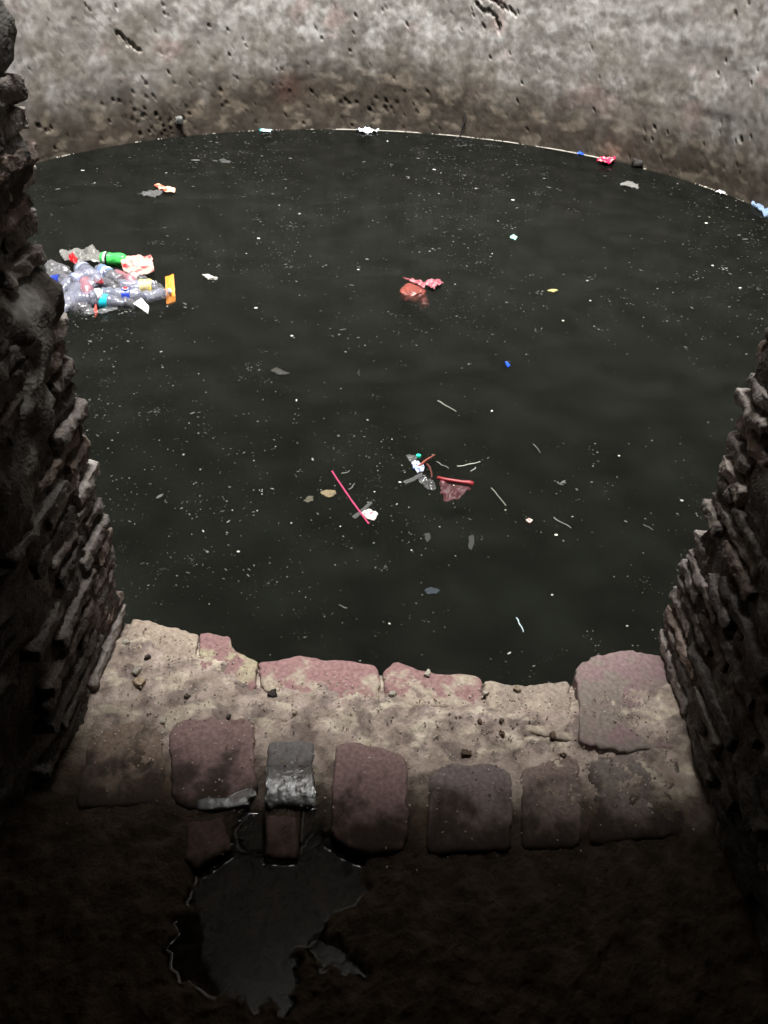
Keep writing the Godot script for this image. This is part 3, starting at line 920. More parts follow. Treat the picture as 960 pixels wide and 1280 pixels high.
func bottle(a: Vector3, b: Vector3, r: float, label: String, o: Dictionary) -> void:
	# lies from its foot at a to its mouth at b
	var l := clampf(a.distance_to(b), 0.15, 0.30)
	var t := thing("plastic_bottle", label, "bottle", a, "plastic bottles in the floating heap")
	var d := (b - a).normalized()
	var s := d.cross(Vector3.UP).normalized()
	t.basis = Basis(d, s.cross(d).normalized(), s)
	if o.has("roll"):
		t.rotate_object_local(Vector3.RIGHT, o.roll)
	var mat: Material = o.get("mat", M.clear_plastic)
	var prof := bottle_profile(l, r, o.get("ribs", 5))
	obj("body", lathe(prof, 22, o.get("dent", 0.16), a.x * 37), mat, t)
	if o.has("cap"):
		var c := PackedVector2Array([Vector2(l * 0.94, 0.0), Vector2(l * 0.94, 0.0150), Vector2(l * 0.945, 0.0162), Vector2(l * 0.995, 0.0158), Vector2(l, 0.0145), Vector2(l, 0.0)])
		obj("cap", lathe(c, 18), paint(o.cap), t)
	if o.has("wrap"):
		var w0: float = o.get("from", 0.24) * l
		var w1: float = o.get("to", 0.46) * l
		var w := PackedVector2Array()
		for i in 7:
			w.append(Vector2(lerpf(w0, w1, i / 6.0), r * 1.035))
		obj("wrapper", lathe(w, 22, o.get("dent", 0.16) * 0.9, a.x * 37), paint(o.wrap, 0.4), t)
		if o.has("band"):
			var bnd := PackedVector2Array()
			for i in 4:
				bnd.append(Vector2(lerpf(lerpf(w0, w1, o.get("b0", 0.35)), lerpf(w0, w1, o.get("b1", 0.65)), i / 3.0), r * 1.055))
			obj("printed_band", lathe(bnd, 22, o.get("dent", 0.16) * 0.9, a.x * 37), paint(o.band, 0.4), t)
		if o.has("roundel"):
			for e in [[Color(0.95, 0.95, 0.97), 0.0155, 1.09], [Color(0.80, 0.10, 0.14), 0.0125, 1.13]]:
				var disc := CylinderMesh.new()
				disc.top_radius = e[1]
				disc.bottom_radius = e[1]
				disc.height = 0.003
				disc.radial_segments = 20
				obj("roundel", disc, paint(e[0], 0.4), t, Vector3((w0 + w1) / 2, r * e[2], 0.006))

func build_bottles() -> void:
	var clear_blue := Color(0.10, 0.20, 0.62)
	bottle(Vector3(-1.6482, -0.5200, -4.2757), Vector3(-1.4587, -0.5200, -4.2537), 0.038, "bright green soft drink bottle at the heap's rear edge", {"mat": M.green_plastic, "cap": Color(0.15, 0.2, 0.45), "dent": 0.16, "ribs": 0, "wrap": Color(0.75, 0.85, 0.78), "from": 0.10, "to": 0.24, "band": Color(0.05, 0.12, 0.07), "b0": 0.55, "b1": 1.0})
	bottle(Vector3(-1.8922, -0.5300, -4.1440), Vector3(-1.7366, -0.5300, -4.0483), 0.036, "crushed clear bottle nearest the left jamb, behind the red scrap", {"mat": M.hazy_plastic, "dent": 0.35})
	bottle(Vector3(-1.6865, -0.5000, -4.0572), Vector3(-1.4997, -0.5000, -3.8586), 0.044, "large clear bottle slanting across the heap's middle, foot away", {"dent": 0.08, "ribs": 4, "wrap": Color(0.55, 0.58, 0.66), "from": 0.10, "to": 0.2})
	bottle(Vector3(-1.5938, -0.5050, -4.0723), Vector3(-1.4398, -0.5200, -3.9508), 0.037, "clear bottle with blue wrapper and white printed band", {"wrap": Color(0.36, 0.45, 0.64), "from": 0.15, "to": 0.55, "band": Color(0.90, 0.92, 0.96), "cap": Color(0.9, 0.9, 0.92)})
	bottle(Vector3(-1.4935, -0.5200, -4.0451), Vector3(-1.3498, -0.5200, -3.9302), 0.034, "pale pinkish bottle between blue wrapped one and pink packet", {"mat": M.pink_plastic, "dent": 0.2, "cap": Color(0.2, 0.3, 0.7)})
	bottle(Vector3(-1.6674, -0.5100, -3.9827), Vector3(-1.7099, -0.5250, -3.7756), 0.036, "clear bottle with red cap pointing at the left jamb", {"cap": Color(0.85, 0.08, 0.08), "wrap": Color(0.55, 0.60, 0.82), "from": 0.2, "to": 0.38, "dent": 0.14})
	bottle(Vector3(-1.6144, -0.5100, -3.8144), Vector3(-1.6167, -0.5300, -3.5799), 0.042, "clear rounded bottle tipping down at the heap's near left corner", {"dent": 0.08, "ribs": 3})
	bottle(Vector3(-1.5992, -0.4950, -3.8754), Vector3(-1.5367, -0.5050, -3.7189), 0.034, "pink tinted bottle lying towards the viewer in the middle of the heap", {"mat": M.pink_plastic, "dent": 0.12})
	bottle(Vector3(-1.5952, -0.5200, -3.7170), Vector3(-1.3505, -0.5300, -3.7129), 0.037, "ribbed clear bottle with turquoise wrapper on the heap's near edge", {"ribs": 8, "dent": 0.06, "wrap": Color(0.10, 0.72, 0.80), "from": 0.50, "to": 0.66})
	bottle(Vector3(-1.5325, -0.5200, -3.9379), Vector3(-1.3996, -0.5200, -3.8158), 0.034, "crumpled clear bottle without cap in the heap's centre", {"mat": M.hazy_plastic, "dent": 0.4})
	bottle(Vector3(-1.4232, -0.5100, -3.8729), Vector3(-1.2404, -0.5200, -3.9125), 0.038, "clear bottle with pale yellow wrapper at the heap's right", {"wrap": Color(0.93, 0.84, 0.42), "from": 0.52, "to": 0.84, "dent": 0.12})
	bottle(Vector3(-1.4214, -0.5150, -3.7692), Vector3(-1.2581, -0.5250, -3.8053), 0.037, "clear bottle with dark blue wrapper and red and white roundel", {"wrap": clear_blue, "from": 0.22, "to": 0.45, "roundel": true, "dent": 0.08})
	bottle(Vector3(-1.2802, -0.5300, -3.7937), Vector3(-1.1876, -0.5300, -3.8800), 0.030, "half sunk clear bottle next to the orange packet", {"dent": 0.3, "cap": Color(0.92, 0.92, 0.92)})
	bottle(Vector3(-1.8069, -0.5300, -3.9363), Vector3(-1.7162, -0.5200, -3.9233), 0.034, "clear bottle at the left jamb with a dark blue wrapper", {"wrap": Color(0.12, 0.2, 0.55), "from": 0.1, "to": 0.4, "dent": 0.2})
	bottle(Vector3(-1.6227, -0.5300, -4.0414), Vector3(-1.5174, -0.5300, -4.0334), 0.036, "cloudy bottle low in the heap under the large clear one", {"mat": M.hazy_plastic, "dent": 0.2})
	bottle(Vector3(-1.4339, -0.5400, -3.7562), Vector3(-1.3222, -0.5450, -3.7322), 0.033, "squashed hazy bottle under the white card, mostly sunk", {"mat": M.hazy_plastic, "dent": 0.45})
	bottle(Vector3(-1.5549, -0.5000, -3.9276), Vector3(-1.5596, -0.4900, -3.7718), 0.032, "short crumpled clear bottle between the large one and the pink one", {"dent": 0.4, "cap": Color(0.85, 0.86, 0.88)})
	bottle(Vector3(-1.4351, -0.5300, -4.0450), Vector3(-1.3140, -0.5350, -4.0068), 0.031, "dirty hazy bottle sunk under the pink packet", {"mat": M.hazy_plastic, "dent": 0.4, "wrap": Color(0.62, 0.60, 0.56), "from": 0.2, "to": 0.5})
	bottle(Vector3(-1.6576, -0.4800, -3.8504), Vector3(-1.5862, -0.4700, -3.9005), 0.032, "crushed clear bottle lying across the top of the heap by the red scrap", {"dent": 0.4})
	bottle(Vector3(-1.5179, -0.5000, -3.6889), Vector3(-1.4361, -0.4950, -3.7490), 0.031, "dented clear bottle on top of the ribbed turquoise wrapped one", {"dent": 0.35, "wrap": Color(0.70, 0.70, 0.72), "from": 0.2, "to": 0.4})
	bottle(Vector3(-1.4194, -0.4900, -3.8987), Vector3(-1.5048, -0.4850, -3.9628), 0.030, "small hazy bottle lying crosswise on the blue wrapped one", {"mat": M.hazy_plastic, "dent": 0.35})
	bottle(Vector3(-1.3492, -0.5000, -3.7941), Vector3(-1.2721, -0.5000, -3.9010), 0.030, "crumpled clear bottle beside the yellow wrapper", {"dent": 0.4, "cap": Color(0.80, 0.82, 0.86)})
	bottle(Vector3(-1.8031, -0.5200, -4.0011), Vector3(-1.6503, -0.5050, -3.8504), 0.033, "pale crushed bottle near the left jamb above the red cap", {"mat": M.hazy_plastic, "dent": 0.45})
	bottle(Vector3(-1.6341, -0.5500, -3.6731), Vector3(-1.4806, -0.5500, -3.6440), 0.032, "sunken hazy bottle along the heap's near edge", {"mat": M.hazy_plastic, "dent": 0.35})
	bottle(Vector3(-1.7567, -0.5400, -3.8168), Vector3(-1.6512, -0.5400, -3.7273), 0.034, "cloudy bottle against the left jamb below the red cap", {"mat": M.hazy_plastic, "dent": 0.25})

func scrap(called: String, label: String, category: String, pts: Array, y: float, o: Dictionary, mat: Material, group := "") -> MeshInstance3D:
	var base := {"amp": 0.006, "freq": 24.0, "jag": 0.005, "seg": 44, "rings": 9, "soft": 1, "sheet": true, "seed": taken.size() * 3 + called.length()}
	base.merge(o, true)
	for key in ["color", "patch"]:
		if base.has(key):
			base[key] = base[key].srgb_to_linear() * 0.75
	var m := put_slab(called, PackedVector2Array(pts), WATER + y, o.get("thick", 0.003), 0.001, base, mat)
	tag(m, label, category, group)
	return m

func vpaint(rough: float, alpha := 1.0) -> StandardMaterial3D:
	var k := "print_%s_%s" % [rough, alpha]
	if not M.has(k):
		plain(k, Color.WHITE, rough, alpha)
		M[k].vertex_color_use_as_albedo = true
	return M[k]

func build_cluster_scraps() -> void:
	scrap("plastic_bag", "crumpled greyish white plastic bag behind the bottle heap", "bag", [Vector2(-1.9165, -4.3451), Vector2(-1.8646, -4.4313), Vector2(-1.7851, -4.4701), Vector2(-1.6652, -4.3698), Vector2(-1.6316, -4.2486), Vector2(-1.7553, -4.2182), Vector2(-1.8480, -4.2292)], 0.022, {"amp": 0.032, "freq": 9.0, "seg": 70, "rings": 16, "jag": 0.012, "jag_freq": 20.0}, M.white_film)
	scrap("food_packet", "flattened pink and white packet on the heap's right rear", "packet", [Vector2(-1.5122, -4.1927), Vector2(-1.4833, -4.2455), Vector2(-1.3555, -4.2518), Vector2(-1.3104, -4.1148), Vector2(-1.4016, -4.0672), Vector2(-1.4769, -4.1029)], 0.045, {"amp": 0.012, "color": Color(0.78, 0.62, 0.58), "patch": Color(0.62, 0.10, 0.14), "patch_freq": 16.0, "patch_from": 0.12, "tilt": Vector2(0, -0.25)}, vpaint(0.35))
	scrap("food_packet", "square orange packet at the heap's right tip", "packet", [Vector2(-1.2209, -4.0019), Vector2(-1.1781, -4.0190), Vector2(-1.1372, -3.8510), Vector2(-1.1828, -3.8345)], 0.012, {"amp": 0.004, "soft": 0, "jag": 0.002, "thick": 0.008, "color": Color(0.92, 0.56, 0.14), "patch": Color(0.95, 0.68, 0.30), "patch_freq": 18.0, "patch_from": 0.1, "tilt": Vector2(0.1, -0.5)}, vpaint(0.4))
	scrap("card", "torn white card at the heap's near right edge", "card", [Vector2(-1.3167, -3.7247), Vector2(-1.2913, -3.7787), Vector2(-1.2308, -3.7059), Vector2(-1.2232, -3.6480), Vector2(-1.2709, -3.6908)], 0.01, {"amp": 0.004, "soft": 0, "color": Color(0.85, 0.85, 0.83), "tilt": Vector2(0.0, -0.2)}, vpaint(0.7))
	scrap("plastic_scrap", "crumpled bright red scrap on top of the bottles", "scrap", [Vector2(-1.7738, -4.1311), Vector2(-1.7605, -4.1689), Vector2(-1.7123, -4.1045), Vector2(-1.7017, -4.0480), Vector2(-1.7419, -4.0769)], 0.085, {"amp": 0.03, "freq": 30.0, "color": Color(0.80, 0.06, 0.08)}, vpaint(0.4))
	scrap("plastic_scrap", "dull red wrapper between the ribbed bottle and the pink bottle", "scrap", [Vector2(-1.5742, -3.9202), Vector2(-1.5299, -3.9263), Vector2(-1.4920, -3.8455), Vector2(-1.5364, -3.8290)], 0.06, {"amp": 0.02, "freq": 26.0, "color": Color(0.50, 0.10, 0.11)}, vpaint(0.45))
	scrap("plastic_scrap", "small upright orange scrap at the heap's near edge", "scrap", [Vector2(-1.4883, -3.6430), Vector2(-1.4890, -3.6822), Vector2(-1.4640, -3.6170), Vector2(-1.4702, -3.5875)], 0.006, {"amp": 0.006, "color": Color(0.80, 0.20, 0.08), "tilt": Vector2(0, -0.4)}, vpaint(0.5))
	scrap("plastic_film", "wet clear film trailing along the heap's near edge", "film", [Vector2(-1.5354, -3.6175), Vector2(-1.4676, -3.6653), Vector2(-1.3849, -3.6958), Vector2(-1.3773, -3.6574), Vector2(-1.4383, -3.6107), Vector2(-1.5185, -3.5908)], 0.004, {"amp": 0.012}, M.film)
	scrap("plastic_bag", "small white bag between the red scrap and the large bottle", "bag", [Vector2(-1.7940, -4.1641), Vector2(-1.7677, -4.2287), Vector2(-1.7347, -4.1968), Vector2(-1.7202, -4.1151), Vector2(-1.7620, -4.0974)], 0.07, {"amp": 0.02, "freq": 22.0}, M.white_film)
	scrap("plastic_film", "shiny clear film against the left jamb behind the heap", "film", [Vector2(-1.9024, -4.1127), Vector2(-1.8692, -4.1894), Vector2(-1.7866, -4.1057), Vector2(-1.7723, -3.9925), Vector2(-1.8214, -3.9411)], 0.03, {"amp": 0.03}, M.film)
	scrap("plastic_film", "crumpled clear film between the roundel bottle and orange packet", "film", [Vector2(-1.3255, -4.0098), Vector2(-1.2595, -4.0189), Vector2(-1.1995, -3.9171), Vector2(-1.2135, -3.8096), Vector2(-1.2665, -3.8233)], 0.012, {"amp": 0.02, "freq": 30.0}, M.film)

func blob(called: String, parent: Node, at: Vector3, half: Vector3, color: Color, amp: float, freq: float, mat: Material) -> MeshInstance3D:
	return obj(called, worn_box(half, minf(half.x, minf(half.y, half.z)) * 0.95, Vector3i(14, 10, 14), at, amp, freq, color), mat, parent, at)

func stick(called: String, label: String, category: String, pts: PackedVector3Array, r0: float, r1: float, c: Color, group := "") -> void:
	tag(obj(called, tube(pts, r0, r1, 7, 0.4), paint(c, 0.6)), label, category, group)

func build_floating() -> void:
	# the knotted red bag, half sunk
	var bag := thing("red_bag", "knotted pinkish red plastic bag half sunk in the far water", "bag", Vector3(0.1105, -0.5500, -4.1399))
	var red := vpaint(0.4)
	blob("sunken_bulge", bag, Vector3(-0.015, -0.018, 0.01), Vector3(0.05, 0.05, 0.05), Color(0.17, 0.04, 0.03), 0.008, 16.0, red).scale = Vector3(1.45, 0.8, 1.7)
	blob("bulge", bag, Vector3(0.045, -0.032, 0.10), Vector3(0.024, 0.026, 0.06), Color(0.14, 0.035, 0.03), 0.012, 16.0, red)
	var fold := slab(PackedVector2Array([Vector2(-0.075, -0.05), Vector2(-0.01, -0.05), Vector2(0.055, 0.0), Vector2(0.05, 0.05), Vector2(0.0, 0.01)]), 0.004, 0.001, {"amp": 0.018, "freq": 17.0, "jag": 0.004, "seg": 50, "rings": 10, "sheet": true, "color": Color(0.27, 0.07, 0.08), "seed": 3})
	obj("fold", fold[0], red, bag, Vector3(0.0, 0.026, -0.035))
	var tail := slab(PackedVector2Array([Vector2(0.0, 0.0), Vector2(0.035, -0.06), Vector2(0.08, -0.075), Vector2(0.11, -0.01), Vector2(0.07, 0.03), Vector2(0.05, 0.07), Vector2(0.02, 0.03)]), 0.004, 0.001, {"amp": 0.022, "freq": 17.0, "jag": 0.005, "seg": 60, "rings": 10, "sheet": true, "color": Color(0.26, 0.065, 0.085), "seed": 8})
	obj("torn_tail", tail[0], red, bag, Vector3(0.095, 0.018, -0.05))
	# the dark red sunken bag and what has gathered round it
	var cloth := thing("red_cloth", "dark red sunken cloth with one folded edge above the water", "cloth", Vector3(0.2447, -0.5500, -2.3358))
	obj("folded_edge", tube(PackedVector3Array([Vector3(-0.055, 0.001, -0.024), Vector3(-0.03, 0.004, -0.011), Vector3(0.0, 0.005, -0.004), Vector3(0.03, 0.004, 0.0), Vector3(0.06, 0.002, 0.0), Vector3(0.073, -0.002, 0.002)]), 0.006, 0.010, 10, 0.4), paint(Color(0.50, 0.13, 0.15), 0.45), cloth)
	var hang := slab(PackedVector2Array([Vector2(-0.05, -0.02), Vector2(0.0, -0.006), Vector2(0.074, 0.0), Vector2(0.05, 0.03), Vector2(0.02, 0.06), Vector2(-0.03, 0.075), Vector2(-0.05, 0.03)]), 0.004, 0.001, {"amp": 0.012, "freq": 18.0, "jag": 0.008, "seg": 50, "rings": 10, "sheet": true, "tilt": Vector2(0.0, -0.35), "color": Color(0.13, 0.03, 0.036), "seed": 5})
	obj("sunken_sheet", hang[0], vpaint(0.5), cloth, Vector3(0.005, -0.017, 0.022))
	stick("twig", "short reddish brown stick jutting up beside the blue and white wrapper", "twig", bent(Vector3(0.1191, -0.5460, -2.4216), Vector3(0.1806, -0.5200, -2.4692), 7, Vector3(0, 0.003, 0), 0.003), 0.0055, 0.002, Color(0.50, 0.20, 0.12))
	stick("twig", "bent brown stem between the blue wrapper and the red cloth", "twig", bent(Vector3(0.1492, -0.5460, -2.4404), Vector3(0.1659, -0.5470, -2.3548), 7, Vector3(0.008, 0.003, 0), 0.004), 0.005, 0.004, Color(0.30, 0.13, 0.09))
	scrap("food_packet", "torn blue and white wrapper left of the brown stick", "packet", [Vector2(0.0924, -2.4409), Vector2(0.1134, -2.4590), Vector2(0.1433, -2.4192), Vector2(0.1401, -2.3927), Vector2(0.1163, -2.3801), Vector2(0.0985, -2.4097)], 0.004, {"amp": 0.008, "freq": 60.0, "color": Color(0.80, 0.84, 0.92), "patch": Color(0.12, 0.32, 0.72), "patch_freq": 60.0, "patch_from": 0.0, "jag": 0.003}, vpaint(0.35))
	var cap := CylinderMesh.new()
	cap.top_radius = 0.0095
	cap.bottom_radius = 0.0105
	cap.height = 0.009
	cap.radial_segments = 16
	tag(obj("bottle_cap", cap, paint(Color(0.12, 0.70, 0.58)), self, Vector3(0.1193, -0.5460, -2.4917)), "turquoise bottle cap above the blue and white wrapper", "cap")
	scrap("plastic_film", "thin clear film left of the turquoise cap", "film", [Vector2(0.0708, -2.4931), Vector2(0.0982, -2.5012), Vector2(0.1165, -2.4810), Vector2(0.1044, -2.4421), Vector2(0.0802, -2.4613)], 0.002, {"amp": 0.006, "freq": 50.0, "jag": 0.004}, M.film)
	scrap("plastic_film", "grey film strip trailing left below the blue wrapper", "film", [Vector2(0.0610, -2.3191), Vector2(0.0958, -2.3475), Vector2(0.1311, -2.3867), Vector2(0.1369, -2.3615), Vector2(0.1046, -2.3281), Vector2(0.0757, -2.3055)], 0.002, {"amp": 0.003, "jag": 0.003}, M.film)
	scrap("plastic_film", "shiny crumpled clear film between wrapper and red cloth", "film", [Vector2(0.1162, -2.3393), Vector2(0.1456, -2.3572), Vector2(0.1803, -2.3250), Vector2(0.1823, -2.2807), Vector2(0.1563, -2.2735), Vector2(0.1335, -2.3009)], 0.003, {"amp": 0.014, "freq": 60.0, "jag": 0.005, "color": Color(0.45, 0.45, 0.45)}, vpaint(0.12, 0.4))
	stick("drinking_straw", "long pink drinking straw floating left of the red cloth", "straw", bent(Vector3(-0.1983, -0.5460, -2.3607), Vector3(-0.0489, -0.5460, -2.0623), 12, Vector3(-0.003, 0, 0)), 0.0032, 0.0032, Color(0.66, 0.22, 0.36))
	scrap("food_packet", "small white wrapper with pink print under the straw's near end", "packet", [Vector2(-0.0764, -2.1223), Vector2(-0.0529, -2.1469), Vector2(-0.0187, -2.1228), Vector2(-0.0308, -2.0819), Vector2(-0.0582, -2.0883)], 0.003, {"amp": 0.004, "freq": 50.0, "color": Color(0.86, 0.82, 0.78), "patch": Color(0.75, 0.30, 0.38), "patch_freq": 55.0, "patch_from": 0.15, "soft": 0, "jag": 0.002}, vpaint(0.5))
	scrap("plastic_film", "grey film strip lying across under the pink straw", "film", [Vector2(-0.1105, -2.0971), Vector2(-0.0851, -2.1305), Vector2(-0.0520, -2.1884), Vector2(-0.0411, -2.1940), Vector2(-0.0431, -2.1752), Vector2(-0.0762, -2.1178), Vector2(-0.0961, -2.0851)], 0.001, {"amp": 0.002, "jag": 0.003}, M.film)
	scrap("dead_leaf", "buff leaf with a dark stripe, left of the pink straw", "leaf", [Vector2(-0.2292, -2.2246), Vector2(-0.2113, -2.2454), Vector2(-0.1770, -2.2436), Vector2(-0.1698, -2.2251), Vector2(-0.1902, -2.1996), Vector2(-0.2074, -2.2028)], 0.002, {"amp": 0.003, "color": Color(0.48, 0.42, 0.30), "patch": Color(0.16, 0.10, 0.06), "patch_freq": 34.0, "patch_from": 0.25, "jag": 0.002}, vpaint(0.7))
	scrap("dead_leaf", "olive ragged leaf at the left of the striped leaf", "leaf", [Vector2(-0.2799, -2.1730), Vector2(-0.2664, -2.2023), Vector2(-0.2497, -2.2038), Vector2(-0.2495, -2.1757), Vector2(-0.2679, -2.1648)], 0.001, {"amp": 0.003, "color": Color(0.28, 0.27, 0.20), "jag": 0.006}, vpaint(0.7))
	scrap("food_packet", "orange and white packet scrap near the far left wall", "packet", [Vector2(-1.7541, -5.7548), Vector2(-1.7262, -5.8004), Vector2(-1.6414, -5.7358), Vector2(-1.5879, -5.7258), Vector2(-1.5759, -5.6303), Vector2(-1.6293, -5.6206), Vector2(-1.6960, -5.7058)], 0.015, {"amp": 0.02, "freq": 12.0, "color": Color(0.90, 0.72, 0.62), "patch": Color(0.88, 0.20, 0.06), "patch_freq": 6.0, "patch_from": 0.0, "patch_x": -2.2}, vpaint(0.4))
	scrap("plastic_film", "grey film left of the orange packet scrap", "film", [Vector2(-1.8097, -5.5877), Vector2(-1.7719, -5.6526), Vector2(-1.6595, -5.6733), Vector2(-1.6578, -5.5582), Vector2(-1.6962, -5.4951), Vector2(-1.7686, -5.5194)], 0.01, {"amp": 0.02, "freq": 12.0, "jag": 0.02}, M.film)
	scrap("plastic_scrap", "bright pink wrapper at the waterline on the right", "scrap", [Vector2(1.6405, -7.1315), Vector2(1.7162, -7.2810), Vector2(1.8275, -7.2499), Vector2(1.7785, -7.1073), Vector2(1.6977, -7.0391)], 0.02, {"amp": 0.03, "freq": 12.0, "color": Color(0.85, 0.08, 0.30), "patch": Color(0.95, 0.75, 0.70), "patch_freq": 9.0, "patch_from": 0.05}, vpaint(0.4))
	scrap("plastic_film", "pale grey plastic film off the right wall below the pink wrapper", "film", [Vector2(1.7121, -6.4897), Vector2(1.7795, -6.5704), Vector2(1.8511, -6.4935), Vector2(1.8317, -6.3797), Vector2(1.7592, -6.3880), Vector2(1.7107, -6.4228)], 0.01, {"amp": 0.02, "freq": 10.0, "jag": 0.015}, M.white_film)
	scrap("foam_scrap", "white foam lumps at the foot of the far wall, middle of the arc", "foam", [Vector2(-0.4499, -7.8464), Vector2(-0.3941, -7.9054), Vector2(-0.3210, -7.9292), Vector2(-0.2305, -7.8977), Vector2(-0.2566, -7.8103), Vector2(-0.3578, -7.7772), Vector2(-0.4098, -7.7908)], 0.012, {"amp": 0.03, "freq": 14.0, "color": Color(0.85, 0.86, 0.88), "jag": 0.012}, vpaint(0.8))
	scrap("plastic_scrap", "turquoise and white scrap at the far waterline, left of the foam", "scrap", [Vector2(-1.3154, -7.6760), Vector2(-1.2642, -7.7203), Vector2(-1.1894, -7.7056), Vector2(-1.2013, -7.6387), Vector2(-1.2754, -7.6056)], 0.01, {"amp": 0.02, "freq": 12.0, "color": Color(0.75, 0.82, 0.82), "patch": Color(0.10, 0.62, 0.62), "patch_freq": 7.0, "patch_from": 0.0, "patch_x": -2.0}, vpaint(0.5))
	scrap("plastic_scrap", "small bright blue scrap at the waterline left of the pink wrapper", "scrap", [Vector2(1.5220, -7.4063), Vector2(1.5585, -7.4565), Vector2(1.5851, -7.4056), Vector2(1.5488, -7.3560)], 0.012, {"amp": 0.02, "color": Color(0.08, 0.35, 0.85)}, vpaint(0.5))
	scrap("plastic_film", "bluish white plastic bits in the right corner of the waterline", "film", [Vector2(2.6269, -6.1681), Vector2(2.6762, -6.1367), Vector2(2.7082, -6.0243), Vector2(2.6490, -5.8259), Vector2(2.6101, -5.9121), Vector2(2.6093, -6.0460)], 0.012, {"amp": 0.04, "freq": 14.0, "jag": 0.04, "color": Color(0.62, 0.72, 0.85)}, vpaint(0.3, 0.8))
	scrap("card", "small white strip at the right waterline, before the corner", "card", [Vector2(2.4269, -6.4029), Vector2(2.4769, -6.4446), Vector2(2.5048, -6.3743), Vector2(2.4712, -6.3257)], 0.012, {"amp": 0.01, "color": Color(0.85, 0.84, 0.82)}, vpaint(0.6))
	scrap("plastic_scrap", "pale turquoise flake on the open water of the far right half", "scrap", [Vector2(0.7113, -5.0731), Vector2(0.7367, -5.1235), Vector2(0.7651, -5.0970), Vector2(0.7431, -5.0324)], 0.006, {"amp": 0.008, "color": Color(0.62, 0.85, 0.78)}, vpaint(0.4))
	scrap("dead_leaf", "slim pale yellow leaf right of the knotted red bag", "leaf", [Vector2(0.8389, -4.2166), Vector2(0.8738, -4.2443), Vector2(0.9023, -4.2252), Vector2(0.8665, -4.1918)], 0.004, {"amp": 0.003, "color": Color(0.68, 0.64, 0.42)}, vpaint(0.6))
	scrap("plastic_scrap", "small cobalt blue chip right of centre on the water", "scrap", [Vector2(0.5230, -3.3205), Vector2(0.5342, -3.3218), Vector2(0.5454, -3.2830), Vector2(0.5290, -3.2653)], 0.003, {"amp": 0.003, "jag": 0.002, "color": Color(0.07, 0.30, 0.85)}, vpaint(0.4))
	scrap("paper_scrap", "white and grey paper pieces right of the bottle heap", "paper", [Vector2(-1.0615, -4.1735), Vector2(-1.0383, -4.1887), Vector2(-0.9710, -4.1393), Vector2(-0.9877, -4.1138), Vector2(-1.0347, -4.1303)], 0.004, {"amp": 0.005, "jag": 0.012, "color": Color(0.78, 0.77, 0.74), "patch": Color(0.22, 0.22, 0.20), "patch_freq": 14.0, "patch_from": 0.0, "patch_x": 2.0}, vpaint(0.6))
	scrap("dead_leaf", "grey shrivelled leaf standing in the water right of centre foreground", "leaf", [Vector2(0.2866, -2.0272), Vector2(0.3029, -2.0328), Vector2(0.3032, -1.9912), Vector2(0.2905, -1.9536), Vector2(0.2806, -1.9649)], 0.002, {"amp": 0.003, "color": Color(0.17, 0.16, 0.15), "jag": 0.003}, vpaint(0.7))
	scrap("plastic_film", "bluish grey film fragment near the sill's edge, middle", "film", [Vector2(0.1349, -1.7564), Vector2(0.1546, -1.7686), Vector2(0.1815, -1.7600), Vector2(0.1738, -1.7417), Vector2(0.1445, -1.7395)], 0.001, {"amp": 0.002, "jag": 0.004, "color": Color(0.30, 0.34, 0.38)}, vpaint(0.3, 0.7))
	scrap("plastic_film", "ragged grey film scrap on the left open water", "film", [Vector2(-0.5366, -3.1214), Vector2(-0.5118, -3.1471), Vector2(-0.4865, -3.1194), Vector2(-0.4477, -3.0936), Vector2(-0.4884, -3.0816), Vector2(-0.5183, -3.0932)], 0.002, {"amp": 0.004, "jag": 0.01, "color": Color(0.3, 0.3, 0.28)}, vpaint(0.4, 0.8))
	scrap("paper_scrap", "little red and white scrap, right of the pale winged seed", "paper", [Vector2(0.4876, -2.1305), Vector2(0.4998, -2.1404), Vector2(0.5126, -2.1326), Vector2(0.4995, -2.1138)], 0.002, {"amp": 0.002, "jag": 0.001, "color": Color(0.85, 0.78, 0.74), "patch": Color(0.75, 0.15, 0.12), "patch_freq": 70.0, "patch_from": 0.0}, vpaint(0.5))
	scrap("dead_leaf", "grey leaf fragment above the puny white flake, left foreground", "leaf", [Vector2(0.1371, -2.0274), Vector2(0.1558, -2.0332), Vector2(0.1607, -2.0042), Vector2(0.1472, -1.9825), Vector2(0.1395, -1.9983)], 0.001, {"amp": 0.002, "color": Color(0.16, 0.16, 0.14), "jag": 0.003}, vpaint(0.7))
